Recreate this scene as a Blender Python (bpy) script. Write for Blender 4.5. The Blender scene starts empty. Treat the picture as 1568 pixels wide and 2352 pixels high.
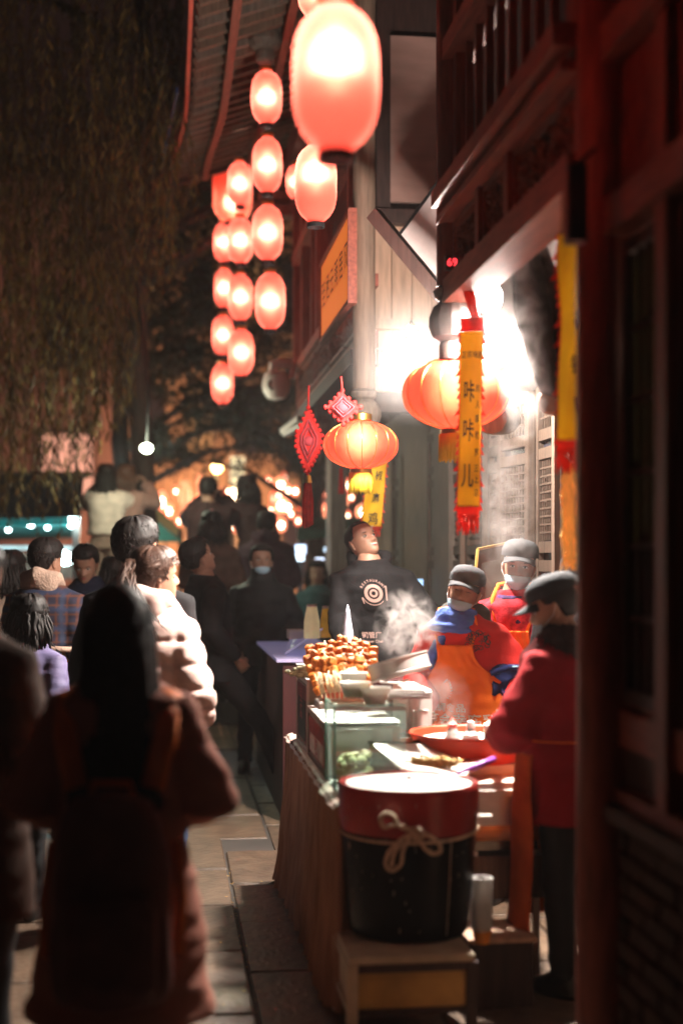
import bpy, bmesh, math, random
from mathutils import Vector, Matrix, Euler, noise
from math import pi, sin, cos, radians as R
random.seed(7)
S = bpy.context.scene
C = S.collection
V = Vector

# ------------------------------------------------------------------ camera, ambient, added haze, exposure
TH = R(6.95)
cam_d = bpy.data.cameras.new('camera')
cam = bpy.data.objects.new('camera', cam_d)
C.objects.link(cam)
cam.location = (0, 0, 1.6)
cam.rotation_euler = (R(90), 0, -TH)
cam_d.sensor_fit = 'VERTICAL'
cam_d.sensor_height = 36
cam_d.lens = 50
cam_d.shift_y = 113 / 2352
cam_d.clip_start = .05
cam_d.clip_end = 400
cam_d.dof.use_dof = True
cam_d.dof.focus_distance = 7.3
cam_d.dof.aperture_fstop = 1.0
cam_d.dof.aperture_blades = 0
S.camera = cam
W = bpy.data.worlds.new('World')
S.world = W
W.use_nodes = True
W.node_tree.nodes['Background'].inputs[0].default_value = (.90, .22, .14, 1)
W.node_tree.nodes['Background'].inputs[1].default_value = .05
S.view_settings.view_transform = 'Standard'
S.view_settings.look = 'None'
S.view_settings.exposure = 0
S.view_settings.gamma = 1
S.view_settings.use_curve_mapping = False
cy = S.cycles
cy.use_denoising = True
cy.max_bounces = 7
cy.diffuse_bounces = 3
cy.glossy_bounces = 3
cy.transmission_bounces = 6
cy.transparent_max_bounces = 12
cy.volume_bounces = 1
cy.sample_clamp_indirect = 4
cy.sample_clamp_direct = 0
cy.caustics_reflective = False
cy.caustics_refractive = False
cy.use_light_tree = True

FPX = 3266.
GLOW_HAZE = .0016  # density of the haze added to give the lamps a glow
def P(x, y, d):
    """point d metres in front of the lens, on the line of sight through (x, y)"""
    u, v = (x - 784) / FPX, (1289 - y) / FPX
    return V((d * (u * cos(TH) + sin(TH)), d * (cos(TH) - u * sin(TH)), 1.6 + d * v))
def on_x(x, X):
    """depth of the plane X=const seen at column x"""
    return X / ((x - 784) / FPX * cos(TH) + sin(TH))

# ------------------------------------------------------------------ materials
MATS = {}
def mat(name, col, rough=.7, metal=0, var=.25, scale=12, bump=.0, bscale=40, emit=None, estr=0, trans=0, spec=None,
        sheen=0, stretch=None, rnd=0, coat=0):
    if name in MATS: return MATS[name]
    m = bpy.data.materials.new(name)
    m.use_nodes = True
    N, L = m.node_tree.nodes, m.node_tree.links
    b = N['Principled BSDF']
    b.inputs['Roughness'].default_value = rough
    b.inputs['Metallic'].default_value = metal
    if spec is not None: b.inputs['Specular IOR Level'].default_value = spec
    if sheen: b.inputs['Sheen Weight'].default_value = sheen
    if coat: b.inputs['Coat Weight'].default_value = coat
    if trans: b.inputs['Transmission Weight'].default_value = trans
    tc = N.new('ShaderNodeTexCoord')
    mp = N.new('ShaderNodeMapping')
    L.new(tc.outputs['Object'], mp.inputs[0])
    if stretch: mp.inputs['Scale'].default_value = stretch
    n = N.new('ShaderNodeTexNoise')
    n.inputs['Scale'].default_value = scale
    n.inputs['Detail'].default_value = 6
    L.new(mp.outputs[0], n.inputs[0])
    mx = N.new('ShaderNodeMix'); mx.data_type = 'RGBA'
    c0 = [max(0, c * (1 - var)) for c in col]; c1 = [min(1, c * (1 + var)) for c in col]
    mx.inputs[6].default_value = (*c0, 1); mx.inputs[7].default_value = (*c1, 1)
    rr = N.new('ShaderNodeMapRange'); rr.inputs[1].default_value = .3; rr.inputs[2].default_value = .7
    L.new(n.outputs[0], rr.inputs[0]); L.new(rr.outputs[0], mx.inputs[0])
    out = mx.outputs[2]
    if rnd:
        oi = N.new('ShaderNodeObjectInfo'); hs = N.new('ShaderNodeHueSaturation')
        r2 = N.new('ShaderNodeMapRange'); r2.inputs[3].default_value = 1 - rnd; r2.inputs[4].default_value = 1 + rnd
        L.new(oi.outputs['Random'], r2.inputs[0]); L.new(r2.outputs[0], hs.inputs['Value']); L.new(out, hs.inputs['Color'])
        out = hs.outputs[0]
    L.new(out, b.inputs['Base Color'])
    if bump:
        n2 = N.new('ShaderNodeTexNoise'); n2.inputs['Scale'].default_value = bscale; n2.inputs['Detail'].default_value = 5
        L.new(mp.outputs[0], n2.inputs[0])
        bp = N.new('ShaderNodeBump'); bp.inputs['Strength'].default_value = bump; bp.inputs['Distance'].default_value = .01
        L.new(n2.outputs[0], bp.inputs['Height']); L.new(bp.outputs[0], b.inputs['Normal'])
    if emit:
        b.inputs['Emission Color'].default_value = (*emit, 1); b.inputs['Emission Strength'].default_value = estr
    MATS[name] = m
    return m
def emis(name, col, s):
    if name in MATS: return MATS[name]
    m = bpy.data.materials.new(name); m.use_nodes = True
    N, L = m.node_tree.nodes, m.node_tree.links
    N.clear(); e = N.new('ShaderNodeEmission'); o = N.new('ShaderNodeOutputMaterial')
    e.inputs[0].default_value = (*col, 1); e.inputs[1].default_value = s
    L.new(e.outputs[0], o.inputs[0]); MATS[name] = m
    return m
def paper(name, col, col2, mixr=.35, glow=.2, rough=.55):
    """lantern paper / silk: diffuse transmission plus a soft forward lobe, faint glow of the fibre"""
    m = bpy.data.materials.new(name); m.use_nodes = True
    N, L = m.node_tree.nodes, m.node_tree.links
    N.clear(); o = N.new('ShaderNodeOutputMaterial')
    t = N.new('ShaderNodeBsdfTranslucent'); t.inputs[0].default_value = (*col, 1)
    g = N.new('ShaderNodeBsdfRefraction'); g.inputs[0].default_value = (*col2, 1); g.inputs['Roughness'].default_value = rough
    g.inputs['IOR'].default_value = 1.42
    d = N.new('ShaderNodeBsdfDiffuse'); d.inputs[0].default_value = (*col, 1)
    m1 = N.new('ShaderNodeMixShader'); m1.inputs[0].default_value = mixr
    m2 = N.new('ShaderNodeMixShader'); m2.inputs[0].default_value = .25
    e = N.new('ShaderNodeEmission'); e.inputs[0].default_value = (*col, 1); e.inputs[1].default_value = glow
    a = N.new('ShaderNodeAddShader')
    L.new(t.outputs[0], m1.inputs[1]); L.new(g.outputs[0], m1.inputs[2])
    L.new(m1.outputs[0], m2.inputs[1]); L.new(d.outputs[0], m2.inputs[2])
    L.new(m2.outputs[0], a.inputs[0]); L.new(e.outputs[0], a.inputs[1]); L.new(a.outputs[0], o.inputs[0])
    MATS[name] = m
    return m
def thinglass(name, col=(.75, .93, .88), refl=.12):
    m = bpy.data.materials.new(name); m.use_nodes = True
    N, L = m.node_tree.nodes, m.node_tree.links
    N.clear(); o = N.new('ShaderNodeOutputMaterial')
    t = N.new('ShaderNodeBsdfTransparent'); t.inputs[0].default_value = (*col, 1)
    g = N.new('ShaderNodeBsdfGlossy'); g.inputs['Roughness'].default_value = .08
    d = N.new('ShaderNodeBsdfTranslucent'); d.inputs[0].default_value = (*col, 1)
    m1 = N.new('ShaderNodeMixShader'); m1.inputs[0].default_value = refl
    m2 = N.new('ShaderNodeMixShader'); m2.inputs[0].default_value = .06
    L.new(t.outputs[0], m2.inputs[1]); L.new(d.outputs[0], m2.inputs[2])
    L.new(m2.outputs[0], m1.inputs[1]); L.new(g.outputs[0], m1.inputs[2]); L.new(m1.outputs[0], o.inputs[0])
    MATS[name] = m
    return m

# ------------------------------------------------------------------ mesh collector
def frame(d):
    d = d.normalized(); a = V((0, 0, 1)) if abs(d.z) < .95 else V((0, 1, 0))
    x = d.cross(a).normalized(); return x, x.cross(d).normalized()
class G:
    def __init__(s): s.v = []; s.f = []; s.m = []; s.k = 0
    def add(s, vs, fs):
        o = len(s.v); s.v += [V(v) for v in vs]; s.f += [tuple(i + o for i in f) for f in fs]; s.m += [s.k] * len(fs); return s
    def box(s, c, z, M=None):
        c = V(c); h = [q / 2 for q in z]; M = M or Matrix.Identity(3)
        vs = [c + M @ V((sx * h[0], sy * h[1], sz * h[2])) for sx in (-1, 1) for sy in (-1, 1) for sz in (-1, 1)]
        return s.add(vs, [(0, 1, 3, 2), (4, 6, 7, 5), (0, 4, 5, 1), (2, 3, 7, 6), (0, 2, 6, 4), (1, 5, 7, 3)])
    def bb(s, a, b):
        a, b = V(a), V(b); return s.box((a + b) / 2, [abs(q) for q in (b - a)])
    def bev(s, c, z, e, M=None):
        """box with chamfered top edges"""
        c = V(c); h = [q / 2 for q in z]; M = M or Matrix.Identity(3); vs = []
        for zz, k in ((-h[2], 0), (h[2] - e, 0), (h[2], e)):
            vs += [c + M @ V((sx * (h[0] - k), sy * (h[1] - k), zz)) for sx, sy in ((-1, -1), (1, -1), (1, 1), (-1, 1))]
        fs = [(3, 2, 1, 0), (8, 9, 10, 11)]
        for r in (0, 4):
            fs += [(r + i, r + (i + 1) % 4, r + 4 + (i + 1) % 4, r + 4 + i) for i in range(4)]
        return s.add(vs, fs)
    def beam(s, a, b, w, h, up=None):
        a, b = V(a), V(b); d = (b - a); L = d.length; d.normalize()
        up = V(up) if up else (V((0, 0, 1)) if abs(d.z) < .95 else V((0, 1, 0)))
        x = d.cross(up).normalized(); u = x.cross(d)
        M = Matrix((x, d, u)).transposed(); return s.box((a + b) / 2, (w, L, h), M)
    def tube(s, pts, rad, n=8, caps=True, flat=1.0):
        pts = [V(p) for p in pts]; N = len(pts)
        if not hasattr(rad, '__len__'): rad = [rad] * N
        vs = []; x = None
        for i, p in enumerate(pts):
            d = (pts[min(i + 1, N - 1)] - pts[max(i - 1, 0)])
            if d.length < 1e-9: d = V((0, 0, 1))
            d.normalize()
            if x is None: x, y = frame(d)
            else:
                x = (x - d * x.dot(d)); x = x.normalized() if x.length > 1e-6 else frame(d)[0]; y = x.cross(d).normalized()
            r = rad[i]; rx, ry = (r if hasattr(r, '__len__') else (r, r * flat))
            vs += [p + x * (cos(2 * pi * j / n) * rx) + y * (sin(2 * pi * j / n) * ry) for j in range(n)]
        fs = [(i * n + j, i * n + (j + 1) % n, (i + 1) * n + (j + 1) % n, (i + 1) * n + j) for i in range(N - 1) for j in range(n)]
        if caps: fs += [tuple(range(n))[::-1], tuple((N - 1) * n + j for j in range(n))]
        return s.add(vs, fs)
    def cyl(s, a, b, r0, r1=None, n=16, caps=True): return s.tube([a, b], [r0, r0 if r1 is None else r1], n, caps)
    def rings(s, rs, n=20, caps=True, fn=None):
        """stack of elliptical rings (cx,cy,z,rx,ry)"""
        vs = []
        for (cx, cy_, z, rx, ry) in rs:
            for j in range(n):
                a = 2 * pi * j / n; p = V((cx + cos(a) * rx, cy_ + sin(a) * ry, z)); vs.append(fn(p) if fn else p)
        N = len(rs)
        fs = [(i * n + j, i * n + (j + 1) % n, (i + 1) * n + (j + 1) % n, (i + 1) * n + j) for i in range(N - 1) for j in range(n)]
        if caps: fs += [tuple(range(n))[::-1], tuple((N - 1) * n + j for j in range(n))]
        return s.add(vs, fs)
    def lathe(s, prof, c=(0, 0, 0), n=24, M=None, caps=False, wob=None):
        c = V(c); vs = []
        for (r, z) in prof:
            for j in range(n):
                a = 2 * pi * j / n; rr = r * (wob(a, z) if wob else 1); p = V((cos(a) * rr, sin(a) * rr, z)); vs.append(c + (M @ p if M else p))
        N = len(prof)
        fs = [(i * n + j, i * n + (j + 1) % n, (i + 1) * n + (j + 1) % n, (i + 1) * n + j) for i in range(N - 1) for j in range(n)]
        if caps: fs += [tuple(range(n))[::-1], tuple((N - 1) * n + j for j in range(n))]
        return s.add(vs, fs)
    def ell(s, c, r, M=None, n=12, m=8):
        if not hasattr(r, '__len__'): r = (r, r, r)
        c = V(c); vs = []
        for i in range(m + 1):
            t = pi * i / m - pi / 2
            for j in range(n):
                a = 2 * pi * j / n; p = V((cos(t) * cos(a) * r[0], cos(t) * sin(a) * r[1], sin(t) * r[2])); vs.append(c + (M @ p if M else p))
        return s.add(vs, [(i * n + j, i * n + (j + 1) % n, (i + 1) * n + (j + 1) % n, (i + 1) * n + j) for i in range(m) for j in range(n)])
    def prism(s, poly, t):
        poly = [V(p) for p in poly]; t = V(t); n = len(poly)
        return s.add(poly + [p + t for p in poly], [tuple(range(n)), tuple(n + i for i in range(n))[::-1]] + [(i, n + i, n + (i + 1) % n, (i + 1) % n) for i in range(n)])
    def grid(s, nu, nv, fn):
        vs = [fn(i / nu, j / nv) for i in range(nu + 1) for j in range(nv + 1)]
        return s.add(vs, [(i * (nv + 1) + j, (i + 1) * (nv + 1) + j, (i + 1) * (nv + 1) + j + 1, i * (nv + 1) + j + 1) for i in range(nu) for j in range(nv)])
    def mesh(s, name='m'):
        me = bpy.data.meshes.new(name); me.from_pydata([tuple(v) for v in s.v], [], s.f)
        if any(s.m): me.polygons.foreach_set('material_index', s.m)
        return me
    def build(s, name, mats, parent=None, smooth=35, world=True, label=None, kind=None, voxel=0, sm=0, disp=None, thick=0, fixn=True):
        me = s.mesh(name)
        if world and parent is not None:
            r = parent
            while r.parent: r = r.parent
            off = r.location
            if off.length: me.transform(Matrix.Translation(-off))
        if voxel: me = remesh(me, voxel, sm)
        elif fixn:
            bm = bmesh.new(); bm.from_mesh(me); bmesh.ops.recalc_face_normals(bm, faces=bm.faces); bm.to_mesh(me); bm.free()
        if thick:
            bm = bmesh.new(); bm.from_mesh(me); bmesh.ops.solidify(bm, geom=bm.faces[:], thickness=thick); bm.to_mesh(me); bm.free()
        if disp:
            me.update(); ns = [v.normal.copy() for v in me.vertices]
            for v, n in zip(me.vertices, ns): v.co = v.co + n * disp(v.co)
        for m in (mats if isinstance(mats, (list, tuple)) else [mats]): me.materials.append(m)
        return link(name, me, parent, smooth, label, kind)
def link(name, me, parent=None, smooth=35, label=None, kind=None):
    me.name = name
    if smooth and len(me.polygons):
        me.shade_smooth()
        if smooth < 180: me.set_sharp_from_angle(angle=R(smooth))
    o = bpy.data.objects.new(name, me); C.objects.link(o); o.parent = parent
    if label: o['label'] = label
    if kind: o['kind'] = kind
    return o
def remesh(me, voxel, sm=3):
    bm = bmesh.new(); bm.from_mesh(me); bmesh.ops.recalc_face_normals(bm, faces=bm.faces); bm.to_mesh(me); bm.free()
    o = bpy.data.objects.new('tmp', me); C.objects.link(o)
    r = o.modifiers.new('r', 'REMESH'); r.mode = 'VOXEL'; r.voxel_size = voxel
    if sm:
        q = o.modifiers.new('s', 'SMOOTH'); q.iterations = sm; q.factor = .6
    dg = bpy.context.evaluated_depsgraph_get(); dg.update()
    out = bpy.data.meshes.new_from_object(o.evaluated_get(dg))
    bpy.data.objects.remove(o); bpy.data.meshes.remove(me)
    return out
def thing(name, label, cat, loc=(0, 0, 0), group=None, rz=0, kind=None):
    o = bpy.data.objects.new(name, None); C.objects.link(o); o.location = loc; o.rotation_euler = (0, 0, rz)
    o.empty_display_size = .2
    return tag(o, label, cat, group, kind)
def tag(o, label=None, cat=None, group=None, kind=None):
    if label: o['label'] = label
    if cat: o['category'] = cat
    if group: o['group'] = group
    if kind: o['kind'] = kind
    return o
def dup(o, parent=None, **kw):
    c = o.copy(); C.objects.link(c); c.parent = parent
    for ch in list(o.children): dup(ch, c)
    for k, v in kw.items():
        if k in ('loc',): c.location = v
        elif k == 'rot': c.rotation_euler = v
        elif k == 'scale': c.scale = (v, v, v)
        else: c[{'cat': 'category'}.get(k, k)] = v
    return c
def inst(name, me, parent, loc, rot=(0, 0, 0), sc=(1, 1, 1), kind=None):
    o = bpy.data.objects.new(name, me); C.objects.link(o); o.parent = parent; o.location = loc; o.rotation_euler = rot; o.scale = sc
    if kind: o['kind'] = kind
    return o
_tc = {}
def text(body, size, M, g, vertical=False, sx=1.0, fn=None, off=(0, 0)):
    """adds lettering to collector g; M maps the text plane (x right, y up) to space; fn(x,y) overrides the placement"""
    c = _tc.get('c')
    if not c:
        c = bpy.data.curves.new('t', 'FONT'); o = bpy.data.objects.new('t', c); C.objects.link(o); _tc['c'] = c; _tc['o'] = o
        c.align_x = 'CENTER'; c.align_y = 'CENTER'; c.resolution_u = 3
    o = _tc['o']; c.body = body; c.size = size; c.offset = size * .012
    dg = bpy.context.evaluated_depsgraph_get(); dg.update()
    me = bpy.data.meshes.new_from_object(o.evaluated_get(dg))
    vs = [(v.co.x * sx + off[0], v.co.y + off[1]) for v in me.vertices]
    if fn: w = [fn(*q) for q in vs]
    else: w = [M @ V((q[0], q[1], 0)) for q in vs]
    g.add(w, [tuple(p.vertices) for p in me.polygons]); bpy.data.meshes.remove(me)
ORD = ('first', 'second', 'third', 'fourth', 'fifth', 'sixth', 'seventh', 'eighth', 'ninth', 'tenth', 'eleventh', 'twelfth')
def ptlight(name, loc, power, col=(1, 1, 1), r=.04, parent=None):
    l = bpy.data.lights.new(name, 'POINT'); l.energy = power; l.color = col; l.shadow_soft_size = r
    o = bpy.data.objects.new(name, l); C.objects.link(o); o.parent = parent; o.location = loc
    return o
# ------------------------------------------------------------------ people
skin = mat('skin', (.40, .21, .14), .5, var=.08, scale=30, bump=.1, bscale=200)
lipm = mat('lip_skin', (.38, .12, .10), .45, var=.08)
eyew = mat('eye_white', (.7, .66, .6), .2, var=.03)
eyed = mat('iris_dark', (.02, .012, .01), .15)
hairm = mat('black_hair', (.014, .010, .009), .6, var=.4, scale=60, spec=.25)
hairb = mat('brown_hair', (.06, .028, .018), .5, var=.4, scale=60, spec=.4)
HT = [0, .05, .12, .22, .35, .48, .60, .72, .84, .93, .985, 1]
HW = [.012, .032, .047, .058, .066, .070, .073, .074, .066, .048, .022, .002]
HF = [.060, .082, .090, .090, .088, .089, .092, .092, .080, .055, .024, .002]
HB = [.0, .010, .030, .062, .084, .095, .100, .100, .088, .062, .028, .002]
def lerp(xs, ys, t):
    for i in range(len(xs) - 1):
        if t <= xs[i + 1]:
            k = (t - xs[i]) / (xs[i + 1] - xs[i]); return ys[i] * (1 - k) + ys[i + 1] * k
    return ys[-1]
def ss(a, b, x):
    x = max(0, min(1, (x - a) / (b - a))); return x * x * (3 - 2 * x)
def gs(x, s): return math.exp(-x * x / (2 * s * s))
def headpt(a, t, off=0, face=True):
    """a: azimuth, 0 = face, pi/2 = its left; t: 0 chin .. 1 crown"""
    w, f, b = lerp(HT, HW, t), lerp(HT, HF, t), lerp(HT, HB, t)
    sx = sin(a); cx = cos(a)
    x = w * math.copysign(abs(sx) ** .85, sx)
    y = (f if cx > 0 else b) * math.copysign(abs(cx) ** .9, cx)
    if face and cx > 0:
        k = cx
        n = gs(x, .0095) * (ss(.56, .38, t) * ss(.29, .335, t)) * .024 + gs(abs(x) - .012, .006) * gs(t - .345, .022) * .008
        e = -gs(abs(x) - .031, .013) * gs(t - .495, .045) * .011
        br = gs(abs(x) - .028, .02) * gs(t - .575, .03) * .003
        lp = gs(x, .018) * (gs(t - .245, .016) + gs(t - .205, .016)) * .006 - gs(x, .02) * gs(t - .225, .006) * .003
        ch = gs(x, .018) * gs(t - .09, .05) * .005
        ck = gs(abs(x) - .042, .018) * gs(t - .37, .08) * .006
        y += (n + e + br + lp + ch + ck) * k
    p = V((x, y, 0)); q = p.normalized() * off if off and p.length > 1e-6 else V((0, 0, 0))
    return V((x + q.x, y + q.y + .012, .012 + .232 * t + off * ss(.7, 1, t)))
def head_geo(g, HM, lips=1):
    na, nt = 56, 44; base = len(g.v)
    for i in range(nt + 1):
        t = i / nt
        for j in range(na):
            g.v.append(HM @ headpt(2 * pi * j / na, t))
    for i in range(nt):
        for j in range(na):
            a = 2 * pi * (j + .5) / na; t = (i + .5) / nt
            x = headpt(a, t).x
            g.f.append((base + i * na + j, base + i * na + (j + 1) % na, base + (i + 1) * na + (j + 1) % na, base + (i + 1) * na + j))
            g.m.append(lips if (cos(a) > .5 and abs(x) < .023 - abs(t - .225) * .35 and .187 < t < .262) else 0)
    g.add([HM @ V((0, .012, .245))], [])
    for sd in (-1, 1):
        M = HM.to_3x3() @ Euler((0, R(8 * sd), R(-22 * sd))).to_matrix()
        g.ell(HM @ V((sd * .074, -.002, .118)), (.009, .018, .032), M, 10, 8)
        g.ell(HM @ V((sd * .079, .002, .120)), (.005, .011, .022), M, 8, 6)
        g.ell(HM @ V((sd * .073, .004, .094)), (.007, .010, .012), M, 8, 6)
def eyes_geo(g, HM, closed=False):
    M3 = HM.to_3x3()
    for sd in (-1, 1):
        c = V((sd * .0305, headpt(.36, .495).y + .0015, .127))
        if not closed:
            g.k = 0; g.ell(HM @ c, (.0135, .008, .0062), M3, 12, 8)
            g.k = 1; g.ell(HM @ (c + V((0, .0055, 0))), (.0056, .0036, .0056), M3, 10, 6)
        g.k = 2
        pts = [HM @ (c + V((sd * q * .0155, .0075 - abs(q) * .004 - (.0035 if q > .5 else 0), (.0045 if not closed else -.001) * (1 - q * q) + .0015))) for q in (-1, -.5, 0, .5, 1)]
        g.tube(pts, [.0008, .0016, .0019, .0018, .0008], 5)
        pts = [HM @ (c + V((sd * q * .019 + sd * .001, .011 - (q > .4) * .005, .0195 + .002 * (1 - q * q)))) for q in (-1, -.4, .3, 1)]
        g.tube(pts, [.001, .0026, .0024, .0008], 5)
def hand_geo(g, w, d, side, curl=.5, s=1.0, nrm=None):
    """palm, four fingers of unequal length bent at the knuckles, thumb from the side of the palm"""
    d = d.normalized(); n = V(nrm) if nrm else V((-side, .15, 0)); n = (n - d * n.dot(d)).normalized(); a = d.cross(n).normalized()
    if a.y + a.z * .3 < 0: a = -a
    M = Matrix((a, n, d)).transposed()
    g.tube([w - d * .03 * s, w, w + d * .02 * s], [.024 * s, .022 * s, .022 * s], 10)
    g.rings([(0, 0, z * s, rx * s, ry * s) for z, rx, ry in ((-.01, .022, .019), (.02, .029, .018), (.055, .038, .016), (.082, .040, .013), (.092, .036, .009))], 14, fn=lambda p: w + M @ p)
    for i, (o, L) in enumerate(((.029, .072), (.010, .080), (-.009, .074), (-.027, .058))):
        p = w + d * .080 * s + a * o * s; pts = [p]; dd, nn = d.copy(), n.copy()
        for k, fr in enumerate((.45, .32, .23)):
            t = curl * (.8, 1.15, .8)[k]; dd, nn = dd * cos(t) + nn * sin(t), nn * cos(t) - dd * sin(t)
            p = p + dd * L * fr * s; pts.append(p)
        g.tube(pts, [.0095 * s, .009 * s, .008 * s, .0060 * s], 7)
    p = w + d * .02 * s + a * .026 * s
    g.tube([p, p + (d * .028 + a * .020 + n * .006) * s, p + (d * .052 + a * .022 + n * .018) * s, p + (d * .070 + a * .012 + n * .03) * s], [.013 * s, .0115 * s, .010 * s, .007 * s], 8)
ARM = {  # elbow, wrist for the right arm (x > 0 side mirrored by sign)
    'down': ((.215, -.03, 1.08), (.225, .04, .84)),
    'pocket': ((.255, -.05, 1.10), (.19, .11, .93)),
    'front': ((.225, .00, 1.08), (.09, .19, 1.03)),
    'back': ((.27, -.10, 1.13), (.08, -.17, .95)),
    'photo': ((.25, .20, 1.30), (.09, .30, 1.52)),
    'fold': ((.27, .06, 1.12), (.02, .22, 1.16)),
    'reach': ((.26, .17, 1.16), (.20, .38, 1.02)),
}
def torso_r(z, ease=0, hem=None, male=True, flare=0):
    zs = [.40, .62, .84, .93, 1.05, 1.18, 1.30, 1.38, 1.425, 1.465, 1.50]
    xs = [.19, .18, .165, .165, .142, .152, .165, .150, .100, .066, .058]
    ys = [.15, .14, .120, .118, .105, .112, .118, .098, .080, .064, .056]
    if not male: xs = [q * .95 for q in xs]
    f = flare * max(0, (1.0 - z))
    e = ease if z < 1.42 else ease * .6
    return lerp(zs, xs, z) + e + f, lerp(zs, ys, z) + e + f
def person(label, loc, H, face_deg, arms=('down', 'down'), bend=(0, 0), head=(0, 0, 0), hair='short', hm=None, top=None,
           hem=.86, ease=.022, puff=0, pants=None, shoes=None, stride=0, male=True, flare=0, collar=0, hood=None, closed=False,
           group=None, curl=(.55, .55), legs=True, wide=0, shirt=None, fold=1.0, eyes=True, voxel=.013, fat=0, handn=(None, None), aease=.85):
    hm = hm or hairm
    root = thing('person', label, 'person', loc, group, rz=R(face_deg)); s = H / 1.70; root.scale = (s, s, s)
    def B(p):
        p = V(p); t = max(0, (p.z - .9) / .8); k = t ** 1.3
        return V((p.x + bend[0] * k, p.y + bend[1] * k, p.z - (bend[0] ** 2 + bend[1] ** 2) * k * .4))
    neck = B((0, -.005, 1.445))
    HM = Matrix.Translation(neck) @ Matrix.Rotation(R(head[0]), 4, 'Z') @ Matrix.Rotation(R(head[1]), 4, 'X') @ Matrix.Rotation(R(head[2]), 4, 'Y')
    sh = .170 if male else .152
    J = {}
    for i, sd in ((0, -1), (1, 1)):
        a = ARM[arms[i]] if isinstance(arms[i], str) else arms[i]
        m = lambda p: V((sd * p[0], p[1], p[2]))
        if isinstance(arms[i], str): e, w = B(m(a[0])), B(m(a[1]))
        else: e, w = V(a[0]), V(a[1])
        J[i] = (B(m((sh, -.008, 1.340))), e, w)
    # --- body: one surface
    b = G()
    b.rings([(0, 0, z, *torso_r(z, 0, male=male)) for z in (.80, .86, .93, 1.05, 1.18, 1.30, 1.38, 1.425, 1.465, 1.5)], 20, fn=B)
    lt = []
    for i, sd in ((0, -1), (1, 1)):
        S0, E, Wr = J[i]
        b.tube([S0, S0.lerp(E, .5), E, E.lerp(Wr, .35), Wr], [.055, .048, .040, .040, .027], 12)
        st = stride * (1 if sd > 0 else -.45)
        hip, kn, an = V((sd * .09, 0, .88)), V((sd * (.10 + wide * .5), st * .55 + (.03 if abs(stride) > 0 else .01), .48)), V((sd * (.10 + wide), st - .02, .09))
        lt.append((hip, kn, an, st, sd))
        if legs: b.tube([hip, hip.lerp(kn, .5), kn, kn.lerp(an, .35), an, an - V((0, 0, .05))], [.088, .072, .054, .055, .036, .034], 12)
    b.tube([neck + V((0, -.005, -.06)), neck + V((0, 0, .01)), HM @ V((0, -.008, .06)), HM @ V((0, .0, .10))], [.056, .047, .046, .042], 14)
    me = remesh(b.mesh(), .014, 3)
    g = G(); g.v = [v.co.copy() for v in me.vertices]; g.f = [tuple(p.vertices) for p in me.polygons]; g.m = [0] * len(g.f)
    head_geo(g, HM)
    for i, sd in ((0, -1), (1, 1)):
        hand_geo(g, J[i][2], J[i][2] - J[i][1], sd, curl[i], nrm=handn[i])
    body = g.build('body', [skin, lipm], root, 180, world=False, fixn=False)
    if eyes:
        g = G(); eyes_geo(g, HM, closed); g.build('eyes', [eyew, eyed, hm], root, 180, world=False)
    # --- clothes
    topm = top or mat('dark_coat', (.03, .028, .03), .8)
    q = G(); zs = [z for z in (hem, (hem + 1.05) / 2, .93, 1.0, 1.05, 1.12, 1.18, 1.24, 1.30, 1.38, 1.425, 1.462) if z >= hem]
    zs = sorted(set(zs))
    q.rings([(0, 0, z, *[r_ + fat * gs(z - 1.05, .2) for r_ in torso_r(z, ease, male=male, flare=flare)]) for z in zs], 28, fn=B)
    for i, sd in ((0, -1), (1, 1)):
        S0, E, Wr = J[i]; c = S0 + V((-sd * .05, 0, .012)); k = ease * aease
        q.tube([c, S0, S0.lerp(E, .5), E, E.lerp(Wr, .4), E.lerp(Wr, .97)], [.050 + k * .6, .060 + k * .6, .055 + k * .75, .048 + k, .046 + k, .034 + k * .8], 14)
    if collar:
        q.tube([neck + V((0, 0, -.03)), neck + V((0, .004, collar))], [.078 + ease * .3, .075 + ease * .3], 18)
    def fld(co):
        n = noise.noise(co * 6) * .012 + noise.noise(V((co.x * 9, co.y * 9, co.z * 22)) + V((3, 1, 7))) * .008
        if puff:
            n = n * .5 + (abs(sin(pi * co.z / puff)) ** .33 - .7) * .026 + noise.noise(V((co.x * 34, co.y * 34, co.z * 9))) * .006 * (1.2 - abs(sin(pi * co.z / puff)))
        return n * fold
    jk = q.build('jacket' if not shirt else shirt, topm, root, 180, world=False, voxel=voxel, sm=3, disp=fld)
    if hood:
        q = G(); c = neck + V((0, -.075, -.005))
        q.ell(c, (.115, .055, .075), n=20, m=12)
        q.tube([neck + V((-.095, .03, -.01)), neck + V((-.10, -.04, .03)), neck + V((0, -.11, .05)), neck + V((.10, -.04, .03)), neck + V((.095, .03, -.01))], [.03, .04, .045, .04, .03], 10)
        q.build('hood', hood, root, 180, world=False, voxel=.011, sm=3, disp=lambda co: noise.noise(co * 14) * .01)
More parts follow.
